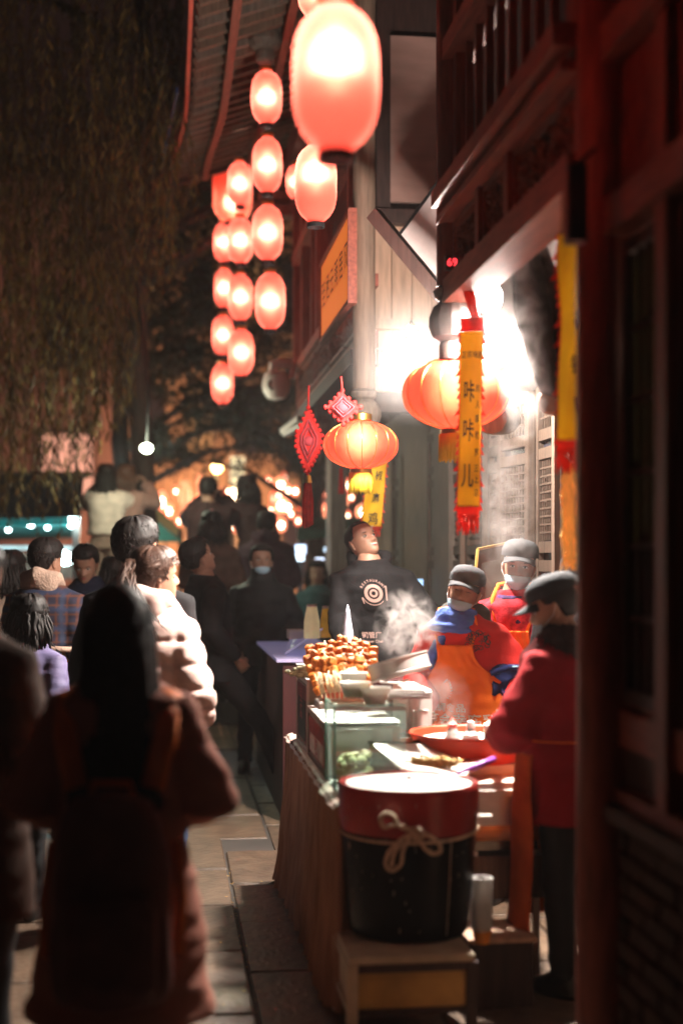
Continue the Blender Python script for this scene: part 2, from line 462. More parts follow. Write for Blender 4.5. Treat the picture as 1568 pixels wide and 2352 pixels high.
    if legs:
        pm = pants or mat('black_trousers', (.012, .012, .014), .85, var=.2)
        q = G(); q.rings([(0, 0, z, *torso_r(z, .008, male=male)) for z in (.80, .86, .93, 1.0)], 20)
        for hip, kn, an, st, sd in lt:
            q.tube([hip, hip.lerp(kn, .5), kn, kn.lerp(an, .5), an - V((0, 0, .02))], [.098, .084, .066, .062, .056], 14)
        q.build('trousers', pm, root, 180, world=False, voxel=.015, sm=3, disp=lambda co: noise.noise(V((co.x * 8, co.y * 8, co.z * 16))) * .009)
        for hip, kn, an, st, sd in lt:
            q = G(); y0 = an.y; x0 = an.x
            q.rings([(x0, y0 + .055, .0, .044, .125), (x0, y0 + .055, .02, .048, .13), (x0, y0 + .05, .045, .045, .12), (x0, y0 + .02, .075, .040, .075), (x0, y0, .11, .038, .045)], 16)
            q.build('shoe', shoes or mat('black_shoe', (.02, .018, .018), .3), root, 180, world=False)
    hair_geo(hair, HM, hm, root)
    root['_'] = 0; del root['_']
    return root, HM, J, B
def hair_geo(kind, HM, hm, root, name='hair'):
    if kind == 'none': return
    rnd = random.Random(hash(tuple(round(q, 3) for q in HM.translation)) & 0xffff)
    g = G(); na, nt = 60, 40; base = 0
    th = {'short': .017, 'shaved': .005, 'long': .022, 'pony': .016, 'bob': .022, 'cap': .006, 'grey': .015}[kind]
    def cover(a, t):
        f = cos(a)  # 1 face, -1 back
        fl = .80 if kind not in ('shaved',) else .84
        lo = {'short': .30, 'shaved': .30, 'cap': .28}.get(kind, .12)
        side = .56 if kind in ('short', 'shaved', 'cap') else .42
        h = fl if f > .55 else (side + (fl - side) * ss(.15, .55, f) if f > 0 else side + (lo - side) * ss(0, .6, -f))
        return ss(h - .03, h + .05, t)
    for i in range(nt + 1):
        t = i / nt
        for j in range(na):
            a = 2 * pi * j / na; c = cover(a, t)
            n = noise.noise(V((sin(a) * 4, cos(a) * 4, t * 5))) * .22 + noise.noise(V((sin(a) * 30, cos(a) * 30, t * 7))) * .22
            g.v.append(HM @ headpt(a, t, -.006 * (1 - c) + th * c * (1 + n) * (1 + .3 * ss(.6, 1, t)), face=c < .5))
    for i in range(nt):
        for j in range(na):
            g.f.append((i * na + j, i * na + (j + 1) % na, (i + 1) * na + (j + 1) % na, (i + 1) * na + j)); g.m.append(0)
    if kind in ('short', 'grey', 'pony', 'bob'):
        for _ in range(420 if kind != 'shaved' else 0):
            a = rnd.uniform(0, 2 * pi); t = rnd.uniform(.45, .98)
            if cover(a, t) < .9: continue
            p0 = headpt(a, t, th * .9, False); a2 = a + rnd.uniform(-.25, .25); t2 = max(.2, t - rnd.uniform(.05, .12))
            p1 = headpt((a + a2) / 2, (t + t2) / 2, th * 1.15, False); p2 = headpt(a2, t2, th * 1.1, False)
            g.tube([HM @ p0, HM @ p1, HM @ p2], [.0012, .0026, .0006], 3)
    if kind == 'bob' or kind == 'long':
        L = .16 if kind == 'bob' else .46
        for k in range(240 if kind == 'long' else 130):
            a = rnd.uniform(.62 * pi, 1.38 * pi) if k % 4 else rnd.choice((-1, 1)) * rnd.uniform(.42, .6) * pi
            p = headpt(a, rnd.uniform(.35, .75), th * .8, False); pts = [HM @ p]; x, y = pts[0].x, pts[0].y
            z0 = pts[0].z; cx, cy_ = HM.translation.x, HM.translation.y; l = L * rnd.uniform(.75, 1.05); sx = rnd.uniform(-.02, .02)
            for q in range(1, 8):
                u = q / 7
                pts.append(V((cx + (x - cx) * (1 + .35 * u) + sx * u + .006 * sin(u * 7 + k), cy_ + (y - cy_) * (1 + .18 * ss(0, .6, u)) - .03 * u, z0 - l * u)))
            g.tube(pts, [.007, .010, .011, .011, .010, .009, .007, .002], 5)
    if kind == 'pony':
        root_ = headpt(pi * .93, .74, .025, False)
        g.ell(HM @ root_, (.028, .03, .03), n=10, m=8)
        for k in range(110):
            q0 = V(root_) + V((rnd.gauss(0, .013), rnd.gauss(0, .012), rnd.gauss(0, .014)))
            sx, sy = rnd.gauss(0, .030), rnd.gauss(0, .022); l = rnd.uniform(.20, .33); ph = rnd.uniform(0, 6)
            pts = [HM @ q0]
            for q in range(1, 9):
                u = q / 8
                pts.append((HM @ (q0 + V((sx * u * 1.6 + .075 * u, -.045 * sin(pi * min(1, u * 1.1)) + .055 * u + sy * u, 0)))) + V((.012 * sin(u * 9 + ph), .01 * cos(u * 8 + ph), -l * u ** 1.15)))
            g.tube(pts, [.003, .005, .006, .006, .006, .005, .004, .003, .0006], 4)
        for k in range(60):   # strands drawn back to the tie
            a = rnd.uniform(-.5 * pi, .5 * pi) * 1.3; p0 = headpt(a, rnd.uniform(.72, .86), .017, False); p1 = headpt(pi * .5 * math.copysign(1, a) * 1.3, rnd.uniform(.6, .8), .024, False)
            g.tube([HM @ p0, HM @ p1, HM @ root_], [.002, .0035, .002], 4)
    g.build(name, hm, root, 180, world=False, fixn=False)
def cap_geo(root, HM, m, tilt=-8, name='cap'):
    """baseball cap: six-panel crown, peak, button, strap"""
    g = G(); na, nt = 48, 16
    T = HM @ Matrix.Translation((0, .002, .180)) @ Matrix.Rotation(R(tilt), 4, 'X')
    for i in range(nt + 1):
        u = i / nt
        for j in range(na):
            a = 2 * pi * j / na; seam = abs(cos(3 * a)) ** 24
            r = (1 - u ** 3.0) ** .5; y = .112 * cos(a) * (1 if cos(a) > 0 else 1.02); x = .093 * sin(a)
            k = 1 + .035 * noise.noise(V((x * 22, y * 22, u * 3))) - .022 * seam
            g.v.append(T @ V((x * r * k, y * r * k, .090 * u ** .8 * (1 + .03 * cos(a)))))
    for i in range(nt):
        for j in range(na): g.f.append((i * na + j, i * na + (j + 1) % na, (i + 1) * na + (j + 1) % na, (i + 1) * na + j)); g.m.append(0)
    g.ell(T @ V((0, 0, .091)), (.009, .009, .005), n=8, m=5)
    c = g.build(name, m, root, 180, world=False, fixn=False)
    g = G()
    def pk(u, v):
        a = (u - .5) * 1.9; r0x, r0y = .094, .112; L = .072 * (1 - (abs(u - .5) * 2) ** 2.6) + .001
        x = sin(a) * r0x * (1 + v * .06); y = cos(a) * r0y + v * L
        return T @ V((x, y, .004 - .014 * v - .045 * (sin(a)) ** 2 * (.35 + .65 * v)))
    g.grid(20, 6, pk); g.build('peak', m, c, 180, world=False, thick=.004)
    return c
# ================================================================== MATERIALS OF THE PLACE
redwood = mat('red_wood', (.26, .065, .042), .55, var=.35, scale=6, bump=.3, bscale=30, stretch=(8, 8, 1))
redwood_h = mat('red_wood_long', (.26, .065, .042), .55, var=.35, scale=6, bump=.3, bscale=30, stretch=(8, 1, 8))
darkwood = mat('dark_wood', (.045, .022, .018), .6, var=.35, scale=6, bump=.3, bscale=30, stretch=(8, 8, 1))
oldwood = mat('weathered_wood', (.17, .11, .078), .7, var=.3, scale=5, bump=.4, bscale=30, stretch=(10, 10, 1))
greywood = mat('grey_wood', (.16, .125, .10), .7, var=.3, scale=5, bump=.4, bscale=25, stretch=(8, 8, 1))
palewood = mat('pale_wood', (.58, .38, .27), .65, var=.22, scale=4, bump=.3, bscale=25, stretch=(9, 9, 1))
plaster = mat('pink_plaster', (.42, .24, .20), .85, var=.12, scale=3, bump=.2, bscale=20, stretch=(1, 1, 4))
stone = mat('paving_stone', (.095, .060, .038), .55, var=.35, scale=7, bump=.8, bscale=22, rnd=.18)
mortar = mat('mortar', (.42, .27, .17), .9, var=.3)
brickm = mat('brick', (.055, .03, .024), .8, var=.4, scale=18, bump=.5, rnd=.35)
gold = mat('gold', (.8, .45, .10), .3, 1, var=.1)
blackm = mat('black_metal', (.012, .012, .013), .4, var=.2)
whitep = mat('white_paint', (.78, .76, .72), .5, var=.05)
steel = mat('brushed_steel', (.80, .77, .73), .42, .6, var=.08, scale=30, stretch=(1, 1, 12))

# ================================================================== SETTING: sky, ground, paving
g = G(); g.ell((0, 30, 0), (170, 170, 120), n=32, m=20)
g.build('sky', emis('night_sky', (.010, .0045, .004), 1), kind='structure', smooth=180)
g = G(); g.bb((-60, -8, -.30), (60, 120, -.012)); g.build('ground', mat('dark_ground', (.05, .042, .036), .8, var=.3, scale=2), kind='structure', smooth=0)
pav = thing('pavement', None, None, kind='structure'); pav['kind'] = 'structure'
sm_ = []
for k in range(4):
    g = G(); e = .012; r = random.Random(k)
    g.bev((0, 0, 0), (1, 1, .06), e)
    me = g.mesh('slab'); me.materials.append(stone)
    bm = bmesh.new(); bm.from_mesh(me); bmesh.ops.recalc_face_normals(bm, faces=bm.faces); bm.to_mesh(me); bm.free(); sm_.append(me)
cols = [-2.55, -1.9, -1.2, -.42, .31, .96, 1.62, 2.3]
rr = random.Random(3)
for ci in range(len(cols) - 1):
    y = 2.9 + (.12, .5, .3, .62, .0, .35, .2)[ci]
    if ci == 4: y = 3.19
    while y < 15:
        L = .78 + rr.uniform(-.05, .05) if ci > 2 else rr.uniform(.6, .95)
        x0, x1 = cols[ci], cols[ci + 1]
        if ci == 4 and y > 7.5: x0 = .585
        if ci == 3 and y > 7.5: x1 = .585
        inst('slab', sm_[rr.randrange(4)], pav, ((x0 + x1) / 2, y + L / 2, -.03 + rr.uniform(-.003, .003)), (rr.uniform(-.004, .004), rr.uniform(-.004, .004), rr.uniform(-.006, .006)),
             (x1 - x0 - .009, L - .009, 1))
        y += L
g = G()
for _ in range(130):
    x = .31 + rr.gauss(0, .012) if _ < 90 else rr.uniform(-.2, .6); y = rr.uniform(3.6, 7.4); a = rr.uniform(0, 6); l = rr.uniform(.006, .02)
    g.add([(x, y, .006), (x + cos(a) * l, y + sin(a) * l, .010), (x + cos(a + .5) * l * .7, y + sin(a + .5) * l * .7, .007)], [(0, 1, 2)])
g.build('leaf_litter', mat('dry_leaf', (.55, .32, .08), .7, var=.4), kind='stuff', smooth=0, fixn=False)

# ================================================================== NEAR SHOP (right edge): pillar, brick wall, lattice window
def pillar(label, x, y, z0, z1, r, m, drop=False, name='pillar'):
    t = thing(name, label, 'pillar', (x, y, z0))
    g = G(); g.tube([(x, y, z0 + (z1 - z0) * i / 8) for i in range(9)], [r * (1 + .02 * sin(i * 2.3)) for i in range(9)], 24); g.build('shaft', m, t)
    if drop:   # hanging post ends in a carved lotus bud
        g = G(); g.lathe([(r * .9, 0), (r * 1.25, -.02), (r * 1.1, -.05), (r * .8, -.065), (r * 1.15, -.085), (r * 1.42, -.13), (r * 1.45, -.17), (r * 1.2, -.215), (r * .75, -.235), (r * .85, -.25), (r * .85, -.31), (r * .6, -.33), (0.001, -.335)], (x, y, z0), 32,
                         wob=lambda a, z: 1 + .05 * abs(sin(6 * a)) * (1 if -.22 < z < -.08 else 0))
        g.build('lotus_bud', greywood if m != redwood else darkwood, t, 25)
    else:
        g = G(); g.lathe([(r * 1.5, 0), (r * 1.7, .06), (r * 1.7, .16), (r * 1.35, .24), (r, .25)], (x, y, z0), 24); g.build('stone_base', stone, t)
    return t
pp = P(1389, 0, 4.1)
pillar('dark red round pillar in the foreground, full height, in front of the stall workers', pp.x, pp.y, 0, 5.2, .083, redwood)
sh = thing('shop_wall', 'dim foreground shop front with brick base and lattice window, right edge', 'shop front', (1.3, 3.3, 0))
XW = 1.27
def wb(a, b, nm, m, par=sh, **k): g = G(); g.bb(a, b); return g.build(nm, m, par, 0, **k)
base = wb((XW + .012, 1.6, 0), (XW + .25, 4.02, .86), 'wall_core', mortar)
bms = []
for k in range(3):
    g = G(); g.bev((0, 0, 0), (.245, .052, .05), .004, Euler((0, R(-90), 0)).to_matrix()); me = g.mesh('brick'); me.materials.append(brickm); bms.append(me)
g = G(); g.bev((0, 0, 0), (.04, .245, .052), .004); bme = g.mesh('brick'); bme.materials.append(brickm)
off = sh.location; row = 0; z = .03
while z < .86:
    y = 1.75 + (.13 if row % 2 else 0)
    while y < 3.95:
        if y > 2.55: inst('brick', bme, sh, (XW + .012 + rr.uniform(-.004, .003) - off.x, y - off.y, z - off.z), (0, 0, rr.uniform(-.01, .01)), (1, .97, .93))
        y += .258
    z += .0605; row += 1
wb((XW - .05, 1.6, .87), (XW + .25, 4.02, .915), 'sill', darkwood)
wb((XW - .02, 1.6, .917), (XW + .2, 4.02, .96), 'sill_moulding', redwood_h)
pn = mat('dim_pane', (.10, .085, .035), .18, var=.4, scale=3, spec=.7, emit=(.30, .22, .07), estr=.05)
wb((XW - .015, 3.90, .962), (XW + .1, 4.0, 3.0), 'door_jamb', redwood)
wb((XW - .03, 3.45, .962), (XW + .05, 3.53, 3.0), 'window_post', redwood)
cleargl = thinglass('window_glass', (.9, .9, .85), .08)
def window(y0, y1, z0, z1):
    w = G(); w.bb((XW, y0, z0), (XW + .05, y0 + .035, z1)); w.bb((XW, y1 - .035, z0), (XW + .05, y1, z1)); w.bb((XW, y0 + .036, z0), (XW + .05, y1 - .036, z0 + .04)); w.bb((XW, y0 + .036, z1 - .04), (XW + .05, y1 - .036, z1))
    w = w.build('window', darkwood, sh, 0)
    ny, nz = 4, int((z1 - z0) / .19)
    for i in range(ny):
        for j in range(nz):
            a = y0 + .04 + (y1 - y0 - .08) * i / ny; b = y0 + .04 + (y1 - y0 - .08) * (i + 1) / ny - .012
            c = z0 + .045 + (z1 - z0 - .09) * j / nz; d = z0 + .045 + (z1 - z0 - .09) * (j + 1) / nz - .012
            if (i * 3 + j) % 4 == 0: c += .03
            wb((XW + .022, a + .004, c), (XW + .028, b, d), 'pane', cleargl if j < 2 else pn, w)
    g = G()
    for i in range(1, ny):
        y = y0 + .04 + (y1 - y0 - .08) * i / ny - .006; g.bb((XW + .008, y - .009, z0 + .04), (XW + .04, y + .009, z1 - .04))
    for j in range(1, nz):
        z = z0 + .045 + (z1 - z0 - .09) * j / nz - .006; g.bb((XW + .010, y0 + .035, z - .009), (XW + .038, y1 - .035, z + .009))
    g.build('lattice', darkwood, w, 0, kind='stuff')
window(2.72, 3.44, 1.20, 2.5); window(3.54, 3.89, 1.20, 2.5)
wb((XW - .01, 1.6, 1.08), (XW + .06, 3.89, 1.18), 'window_rail', redwood_h)
for i, (a, b) in enumerate(((2.0, 2.68), (2.72, 3.44), (3.54, 3.89))):
    wb((XW + .01, a, .965), (XW + .03, b, 1.075), 'apron_panel', darkwood)
wb((XW - .05, 1.6, 2.52), (XW + .1, 3.98, 2.62), 'lintel', redwood_h)
cm = mat('carved_red_wood', (.16, .035, .018), .5, var=.4, scale=14, bump=1.0, bscale=18)
wb((XW, 1.6, 2.63), (XW + .04, 3.98, 3.0), 'fascia_panel', cm)
wb((XW - .06, 1.6, 3.01), (XW + .12, 3.98, 3.12), 'upper_beam', redwood_h)
wb((XW, 1.6, 3.13), (XW + .04, 3.98, 4.6), 'upper_panel', cm)
g = G(); q = P(1320, 470, 3.9)   # dark plaque hung on the pillar
g.box(q, (.05, .06, .21)); o = g.build('hanging_box', mat('dark_plum_paint', (.035, .012, .02), .5, var=.2), None, 0); g = G(); g.box(q + V((-.028, 0, .0)), (.004, .05, .18)); g.build('face_panel', redwood, o, 0, world=False)
g = G(); g.cyl(q + V((0, 0, .105)), q + V((.06, .02, .16)), .006); g.build('hook', blackm, o, world=False)
tag(o, 'narrow dark wooden box hung on the left side of the foreground pillar', 'hanging box')
def puffer_sleeve(): pass

# ================================================================== OVERHANGING BALCONY of the stall's house (plane x = 1.2)
XB = 1.2
Y2, Y1, Y0 = P(1037, 0, on_x(1037, XB)).y, P(836, 0, on_x(836, XB)).y, pp.y
bal = thing('balcony', 'red carved wooden balcony overhanging the snack stall, with upright window bars', 'balcony', (XB, 5, 2.7))
def bx(a, b, nm, m=redwood_h, par=None, **k): g = G(); g.bb(a, b); return g.build(nm, m, par or bal, 0, **k)
ya, yb = Y0 + .05, Y2
bx((XB - .05, ya, 2.69), (XB + .10, yb, 2.79), 'lower_beam')
bx((XB - .07, ya, 3.03), (XB + .12, yb, 3.06), 'cornice')
bx((XB - .03, ya, 3.062), (XB + .10, yb, 3.10), 'moulding', darkwood)
bx((XB - .09, ya, 3.102), (XB + .12, yb, 3.17), 'hand_rail')
bx((XB - .05, ya, 3.72), (XB + .09, yb, 3.80), 'window_rail')
carve = mat('carving', (.24, .075, .05), .55, var=.4, scale=30, bump=1.0, bscale=45)
def frieze(par, x, y0, y1, z0, z1, n, seed):
    r = random.Random(seed)
    for i in range(n):
        a = y0 + (y1 - y0) * i / n + .03; b = y0 + (y1 - y0) * (i + 1) / n - .03
        p = G(); p.bb((x + .015, a + .03, z0 + .03), (x + .03, b - .03, z1 - .03)); p = p.build('frieze_panel', darkwood, par, 0)
        f = G()
        f.bb((x - .012, a, z0), (x + .03, a + .022, z1)); f.bb((x - .012, b - .022, z0), (x + .03, b, z1)); f.bb((x - .012, a + .0225, z0), (x + .03, b - .0225, z0 + .022)); f.bb((x - .012, a + .0225, z1 - .022), (x + .03, b - .0225, z1))
        f.build('panel_frame', redwood_h, p, 0)
        c = G()
        for k in range(int((b - a) * 170)):   # scrollwork: curls, leaves and stems in relief
            yy, zz = r.uniform(a + .05, b - .05), r.uniform(z0 + .05, z1 - .05); s = r.uniform(.012, .03); ph = r.uniform(0, 6); dr = r.choice((-1, 1))
            pts = [V((x + .012 - .006 * q, yy + s * (1 - q * .12) * cos(ph + dr * q * .9), zz + s * (1 - q * .12) * sin(ph + dr * q * .9))) for q in range(5)]
            c.tube(pts, [.002, .005, .0065, .006, .002], 5)
        c.build('scrollwork', carve, p, 60, kind='stuff', fixn=False)
def split_frieze(par, x, ys, z0, z1, seed):
    for i in range(len(ys) - 1): frieze(par, x, ys[i], ys[i + 1], z0, z1, 1, seed + i)
split_frieze(bal, XB, [ya, (Y0 + yb) / 2 - .1, yb - .62, yb - .05], 2.795, 3.025, 5)
g = G(); 
for yy in ((Y0 + yb) / 2 - .1, yb - .62): bx((XB - .03, yy - .03, 2.795), (XB + .05, yy + .03, 3.025), 'stile', redwood)
bar_ = G(); bar_.bb((-.014, -.014, 0), (.014, .014, .545)); bar_me = bar_.mesh('window_bar'); bar_me.materials.append(redwood)
y = yb - .26; k = 0
while y > ya:
    inst('window_bar', bar_me, bal, (XB + .02 - bal.location.x, y - bal.location.y, 3.174 - bal.location.z)); inst('window_bar', bar_me, bal, (XB + .02 - bal.location.x, y - bal.location.y, 3.804 - bal.location.z), sc=(1, 1, 1.7))
    y -= .185
bx((XB - .01, yb - .14, 3.174), (XB + .05, yb - .07, 5.4), 'window_jamb', redwood)
bx((XB - .01, Y0 + .1, 3.174), (XB + .05, Y0 + .17, 5.4), 'window_jamb', redwood)
bx((XB + .22, ya, 3.1), (XB + .26, yb, 5.4), 'inner_wall', darkwood)
bx((XB + .12, ya - 1, 3.12), (XB + 2.3, yb + .6, 3.16), 'soffit', darkwood)
for i in range(9):
    yy = ya + .1 + i * .55
    if yy < yb: bx((XB + .13, yy, 3.02), (XB + 2.2, yy + .07, 3.118), 'joist', darkwood)
# window-bar wall continues to the gable
pillar('red hanging balcony post with a dark lotus bud end above the big banner', XB, Y2, 2.77, 5.6, .065, redwood, True, 'hanging_post')
pillar('weathered pale hanging post with lotus bud end beside the left bulb', XB, Y1, 2.66, 5.9, .07, oldwood, True, 'hanging_post')
g = G(); q = P(1036, 605, on_x(1040, XB) - .12); g.box(q, (.055, .03, .06)); o = g.build('number_display', mat('grey_plastic', (.09, .08, .08), .5), None, 0)
tag(o, 'small grey box with glowing red digits on the post above the banner', 'display'); g = G()
text('69', .045, Matrix.Translation(q + V((0, -.0165, 0))) @ Matrix.Rotation(R(90), 4, 'X'), g); g.build('digits', emis('led_red', (1, .04, .05), 3.0), o, 0, world=False, fixn=False)

# ================================================================== BACK WALL OF THE STALL'S HOUSE (x = 2) with lattice door leaves
XD = 2.0
hs = thing('shop_house', 'weathered wooden shop house behind the stall with lattice doors', 'building', (XD, 8, 0))
def hb(a, b, nm, m, **k): g = G(); g.bb(a, b); return g.build(nm, m, hs, 0, **k)
hb((XD + .35, 3.8, 0), (XD + .45, 14.2, 2.79), 'inner_wall', mat('room_wall', (.12, .07, .05), .9, var=.3, scale=2))
hb((XD - .03, 4.1, 2.60), (XD + .12, 14.2, 2.78), 'lintel', oldwood)
hb((XD - .25, 4.1, 0), (XD + .2, 14.2, .12), 'plinth', stone)
doorw = mat('door_wood', (.085, .055, .038), .7, var=.35, scale=5, bump=.4, bscale=30, stretch=(10, 10, 1))
def lat_leaf():
    t = G(); w = .50; h = 2.42
    t.bb((-.02, 0, 0), (.02, .05, h)); t.bb((-.02, w - .05, 0), (.02, w, h))
    for z in (0, .62, .74, 1.42, 1.52, 2.02, 2.12, h - .06): t.bb((-.018, .0505, z), (.018, w - .0505, z + .06 if z not in (.74,) else z + .05))
    fr = t.mesh('door_leaf'); fr.materials.append(doorw)
    t = G(); t.bb((-.006, .055, .065), (.006, w - .055, .615)); t.bb((-.014, .10, .12), (-.0065, w - .10, .56)); pnl = t.mesh('panel'); pnl.materials.append(doorw)
    t = G()
    for z0, z1 in ((.80, 1.415), (2.185, 2.355), (1.585, 2.015)):
        if z0 != 1.585 or 1:
            ny, nz = 9, int((z1 - z0) / .043)
            for i in range(1, ny):
                y = .05 + (w - .1) * i / ny; t.bb((-.008, y - .005, z0), (.002, y + .005, z1))
            for j in range(1, nz):
                z = z0 + (z1 - z0) * j / nz; t.bb((-.010, .05, z - .005), (.004, w - .05, z + .005))
            for i in range(0, ny, 3):
                for j in range(1, nz, 3):
                    y = .05 + (w - .1) * (i + .5) / ny; z = z0 + (z1 - z0) * (j + .5) / nz
                    t.lathe([(.016, 0), (.026, 0)], (-.011, y, z), 6, M=Euler((0, R(90), 0)).to_matrix())
    la = t.mesh('lattice'); la.materials.append(doorw)
    return fr, pnl, la
fr, pnl, la = lat_leaf()
g = G(); g.bb((0, .052, .76), (.003, .448, 2.36)); glz = g.mesh('pane'); glz.materials.append(mat('door_glass', (.03, .03, .045), .1, var=.5, scale=2, spec=.8))
for i in range(14):
    y = 4.7 + i * .585 + (.08 if i % 2 else 0)
    ang = (0, .0, .10, -.06, .0, .12, 0)[i % 7]
    o = inst('door_leaf', fr, hs, (XD - hs.location.x, y - hs.location.y, .125), (0, 0, ang))
    inst('panel', pnl, o, (0, 0, 0)); inst('lattice', la, o, (0, 0, 0), kind='stuff'); inst('pane', glz, o, (.012, 0, 0))
    if i % 2: hb((XD - .05, y + .52, .125), (XD + .06, y + .575, 2.6), 'door_post', oldwood)
# warm light inside the room
g = G(); g.lathe([(.001, .06), (.05, .04), (.06, 0), (.04, -.04), (.001, -.06)], (XD + .22, 7.0, 2.0), 16); o = g.build('room_lamp', emis('warm_bulb', (1, .45, .15), 9)); tag(o, 'small warm lamp glowing behind the lattice doors', 'lamp')
ptlight('room_lamp_light', (0, 0, 0), 9, (1, .45, .16), .06, o); o.children[0].location = (XD + .20, 7.0, 2.0)

hb((XD + .02, 6.3, 2.79), (XD + .12, 9.45, 6.2), 'upper_wall', darkwood)
# gable between the houses: dark timber wall, pale planks lit by the bulb, plaster panel
YG = 9.55
gab = thing('gable_wall', 'timber gable wall of pale planks and a tall pink plaster panel behind the posts', 'wall', (1.9, YG, 2.8))
def gb(a, b, nm, m, **k): g = G(); g.bb(a, b); return g.build(nm, m, gab, 0, **k)
gb((1.33, YG + .08, 2.62), (4.2, YG + .16, 6.8), 'backing', darkwood)
x = 1.34; i = 0
while x < 2.25:
    w = rr.uniform(.13, .20); gb((x, YG + .02 + rr.uniform(-.004, .004), 2.86), (x + w - .006, YG + .075, 3.88), 'plank', palewood); x += w
gb((1.33, YG - .04, 3.17), (2.3, YG + .015, 3.24), 'rail', palewood); gb((1.33, YG - .05, 2.75), (2.3, YG + .015, 2.85), 'sill_beam', palewood)
gb((1.33, YG - .06, 3.885), (3.6, YG + .07, 3.98), 'tie_beam', darkwood)
a, b = P(900, 455, 9.6), P(1003, 70, 9.6); gb((a.x, YG + .03, a.z), (b.x + .02, YG + .078, b.z), 'plaster_panel', plaster)
a, b = P(866, 40, 9.6), P(898, 470, 9.6); gb((a.x, YG - .03, 3.99), (b.x, YG + .07, 6.7), 'stud', darkwood)
gb((P(1005, 0, 9.6).x + .03, YG - .03, 3.99), (P(1005, 0, 9.6).x + .16, YG + .07, 6.7), 'stud', darkwood)
# diagonal dark brace and the tilted white board
a, b = P(858, 492, 8.2), P(1052, 726, 7.9); g = G(); g.beam(a, b, .07, .075); o = g.build('diagonal_brace', darkwood, None, 0); tag(o, 'dark diagonal timber running down from the pale post to the lotus bud', 'beam')
g = G(); c0 = [P(912, 545, 8.5), P(1016, 404, 8.6), P(1130, 560, 8.5), P(1026, 702, 8.4)]; g.prism(c0, V((.01, .03, .0))); o = g.build('awning_board', mat('white_board', (.62, .5, .48), .6, var=.1), None, 0)
tag(o, 'tilted pinkish white awning board catching light behind the red post', 'board'); g = G()
for i in range(4): g.beam(c0[i] - V((0, .012, 0)), c0[(i + 1) % 4] - V((0, .012, 0)), .012, .018)
g.build('edge_strip', blackm, o, 0, world=False)

# white eave boards and rafters by the right bulb
ev = thing('white_eave', 'overexposed white eave boards and rafters beside the right bulb', 'eave', P(1165, 790, 6.6))
a, b = P(1098, 850, 6.9), P(1222, 752, 6.2)
g = G(); g.beam(a, b, .03, .16); g.build('fascia', mat('eave_board', (.42, .40, .38), .6, var=.15), ev, 0)
for k in range(5):
    q = a.lerp(b, (k + .3) / 5) + V((0, .0, .06)); g = G(); g.beam(q, q + V((.14, .06, .07)), .05, .05); g.build('rafter', MATS['eave_board'], ev, 0)
g = G(); g.prism([a + V((0, .05, .09)), b + V((0, .05, .09)), b + V((.10, .10, .12)), a + V((.12, .15, .14))], (0, 0, .012)); g.build('roof_board', MATS['eave_board'], ev, 0)
g = G(); g.prism([P(1242, 655, 6.5), P(1292, 652, 6.5), P(1300, 780, 6.5), P(1275, 735, 6.5)], (0, .02, 0)); g.build('end_board', whitep, ev, 0)
# furled dark tarpaulin and the round log end
tp = [P(1172, 640, 5.6), P(1200, 560, 5.6), P(1262, 570, 5.5), P(1300, 680, 5.4), P(1306, 930, 5.4), P(1262, 895, 5.5), P(1215, 790, 5.6)]
g = G(); n = 10
L0 = [P(1168, 620, 5.6), P(1190, 740, 5.6), P(1222, 830, 5.55), P(1252, 900, 5.5)]; L1 = [P(1260, 560, 5.5), P(1295, 680, 5.45), P(1312, 800, 5.4), P(1316, 960, 5.4)]
def tarp(u, v):
    i = min(2, int(v * 3)); f = v * 3 - i; p = L0[i].lerp(L0[i + 1], f).lerp(L1[i].lerp(L1[i + 1], f), u)
    return p + V((0, .05 * sin(u * 9 + v * 2) + .03 * noise.noise(p * 6), 0))
g.grid(24, 20, tarp); o = g.build('tarpaulin', mat('dark_tarp', (.045, .043, .045), .85, var=.3, bump=.5), None, 180, thick=.008, fixn=False); tag(o, 'dark grey tarpaulin hanging in folds beside the yellow banner at the pillar', 'tarpaulin')
q = P(1262, 921, 5.75); g = G(); g.lathe([(.001, 0), (.045, 0), (.052, .008), (.054, .03), (.054, .5)], q, 28, M=Euler((R(-85), 0, R(-18))).to_matrix()); o = g.build('log_end', mat('red_brown_log', (.24, .10, .07), .6, var=.25, scale=20)); tag(o, 'round reddish log end sticking out below the dark tarpaulin', 'log')

# ================================================================== SECOND HOUSE (further left)
h2 = thing('tea_house', 'red timber tea house with an orange sign board on its upper floor', 'building', (1.2, 11, 0))
def h2b(a, b, nm, m=redwood_h, **k): g = G(); g.bb(a, b); return g.build(nm, m, h2, 0, **k)
y0, y1 = 8.9, 13.5
h2b((XB + .02, y0, 2.95), (XB + .12, y1, 3.06), 'lower_beam'); h2b((XB - .04, y0, 3.34), (XB + .12, y1, 3.42), 'hand_rail')
split_frieze(h2, XB + .01, [8.95, 9.7, 10.6, 11.7, 13.4], 3.065, 3.33, 20)
h2b((XB - .06, y0, 2.84), (XB + .12, y1, 2.94), 'bressumer', darkwood)
h2b((XB + .30, 9.85, 2.94), (XB + .4, y1, 6.4), 'upper_wall', darkwood)
for i, yy in enumerate((9.3, 11.35, 11.75, 12.6, 13.42)): h2b((XB - .02, yy, 3.42), (XB + .09, yy + .09, 5.6), 'post', redwood)
for i in range(6):
    yy = 11.5 + i * .33; h2b((XB + .10, yy, 3.45), (XB + .13, yy + .26, 4.35), 'shutter', redwood)
h2b((XB - .03, y0, 4.4), (XB + .1, y1, 4.5), 'upper_rail'); 
for i in range(16): h2b((XB + .0, 9.4 + i * .25, 4.505), (XB + .03, 9.43 + i * .25, 4.95), 'baluster', redwood)
h2b((XB - .04, y0, 4.955), (XB + .1, y1, 5.02), 'top_rail')
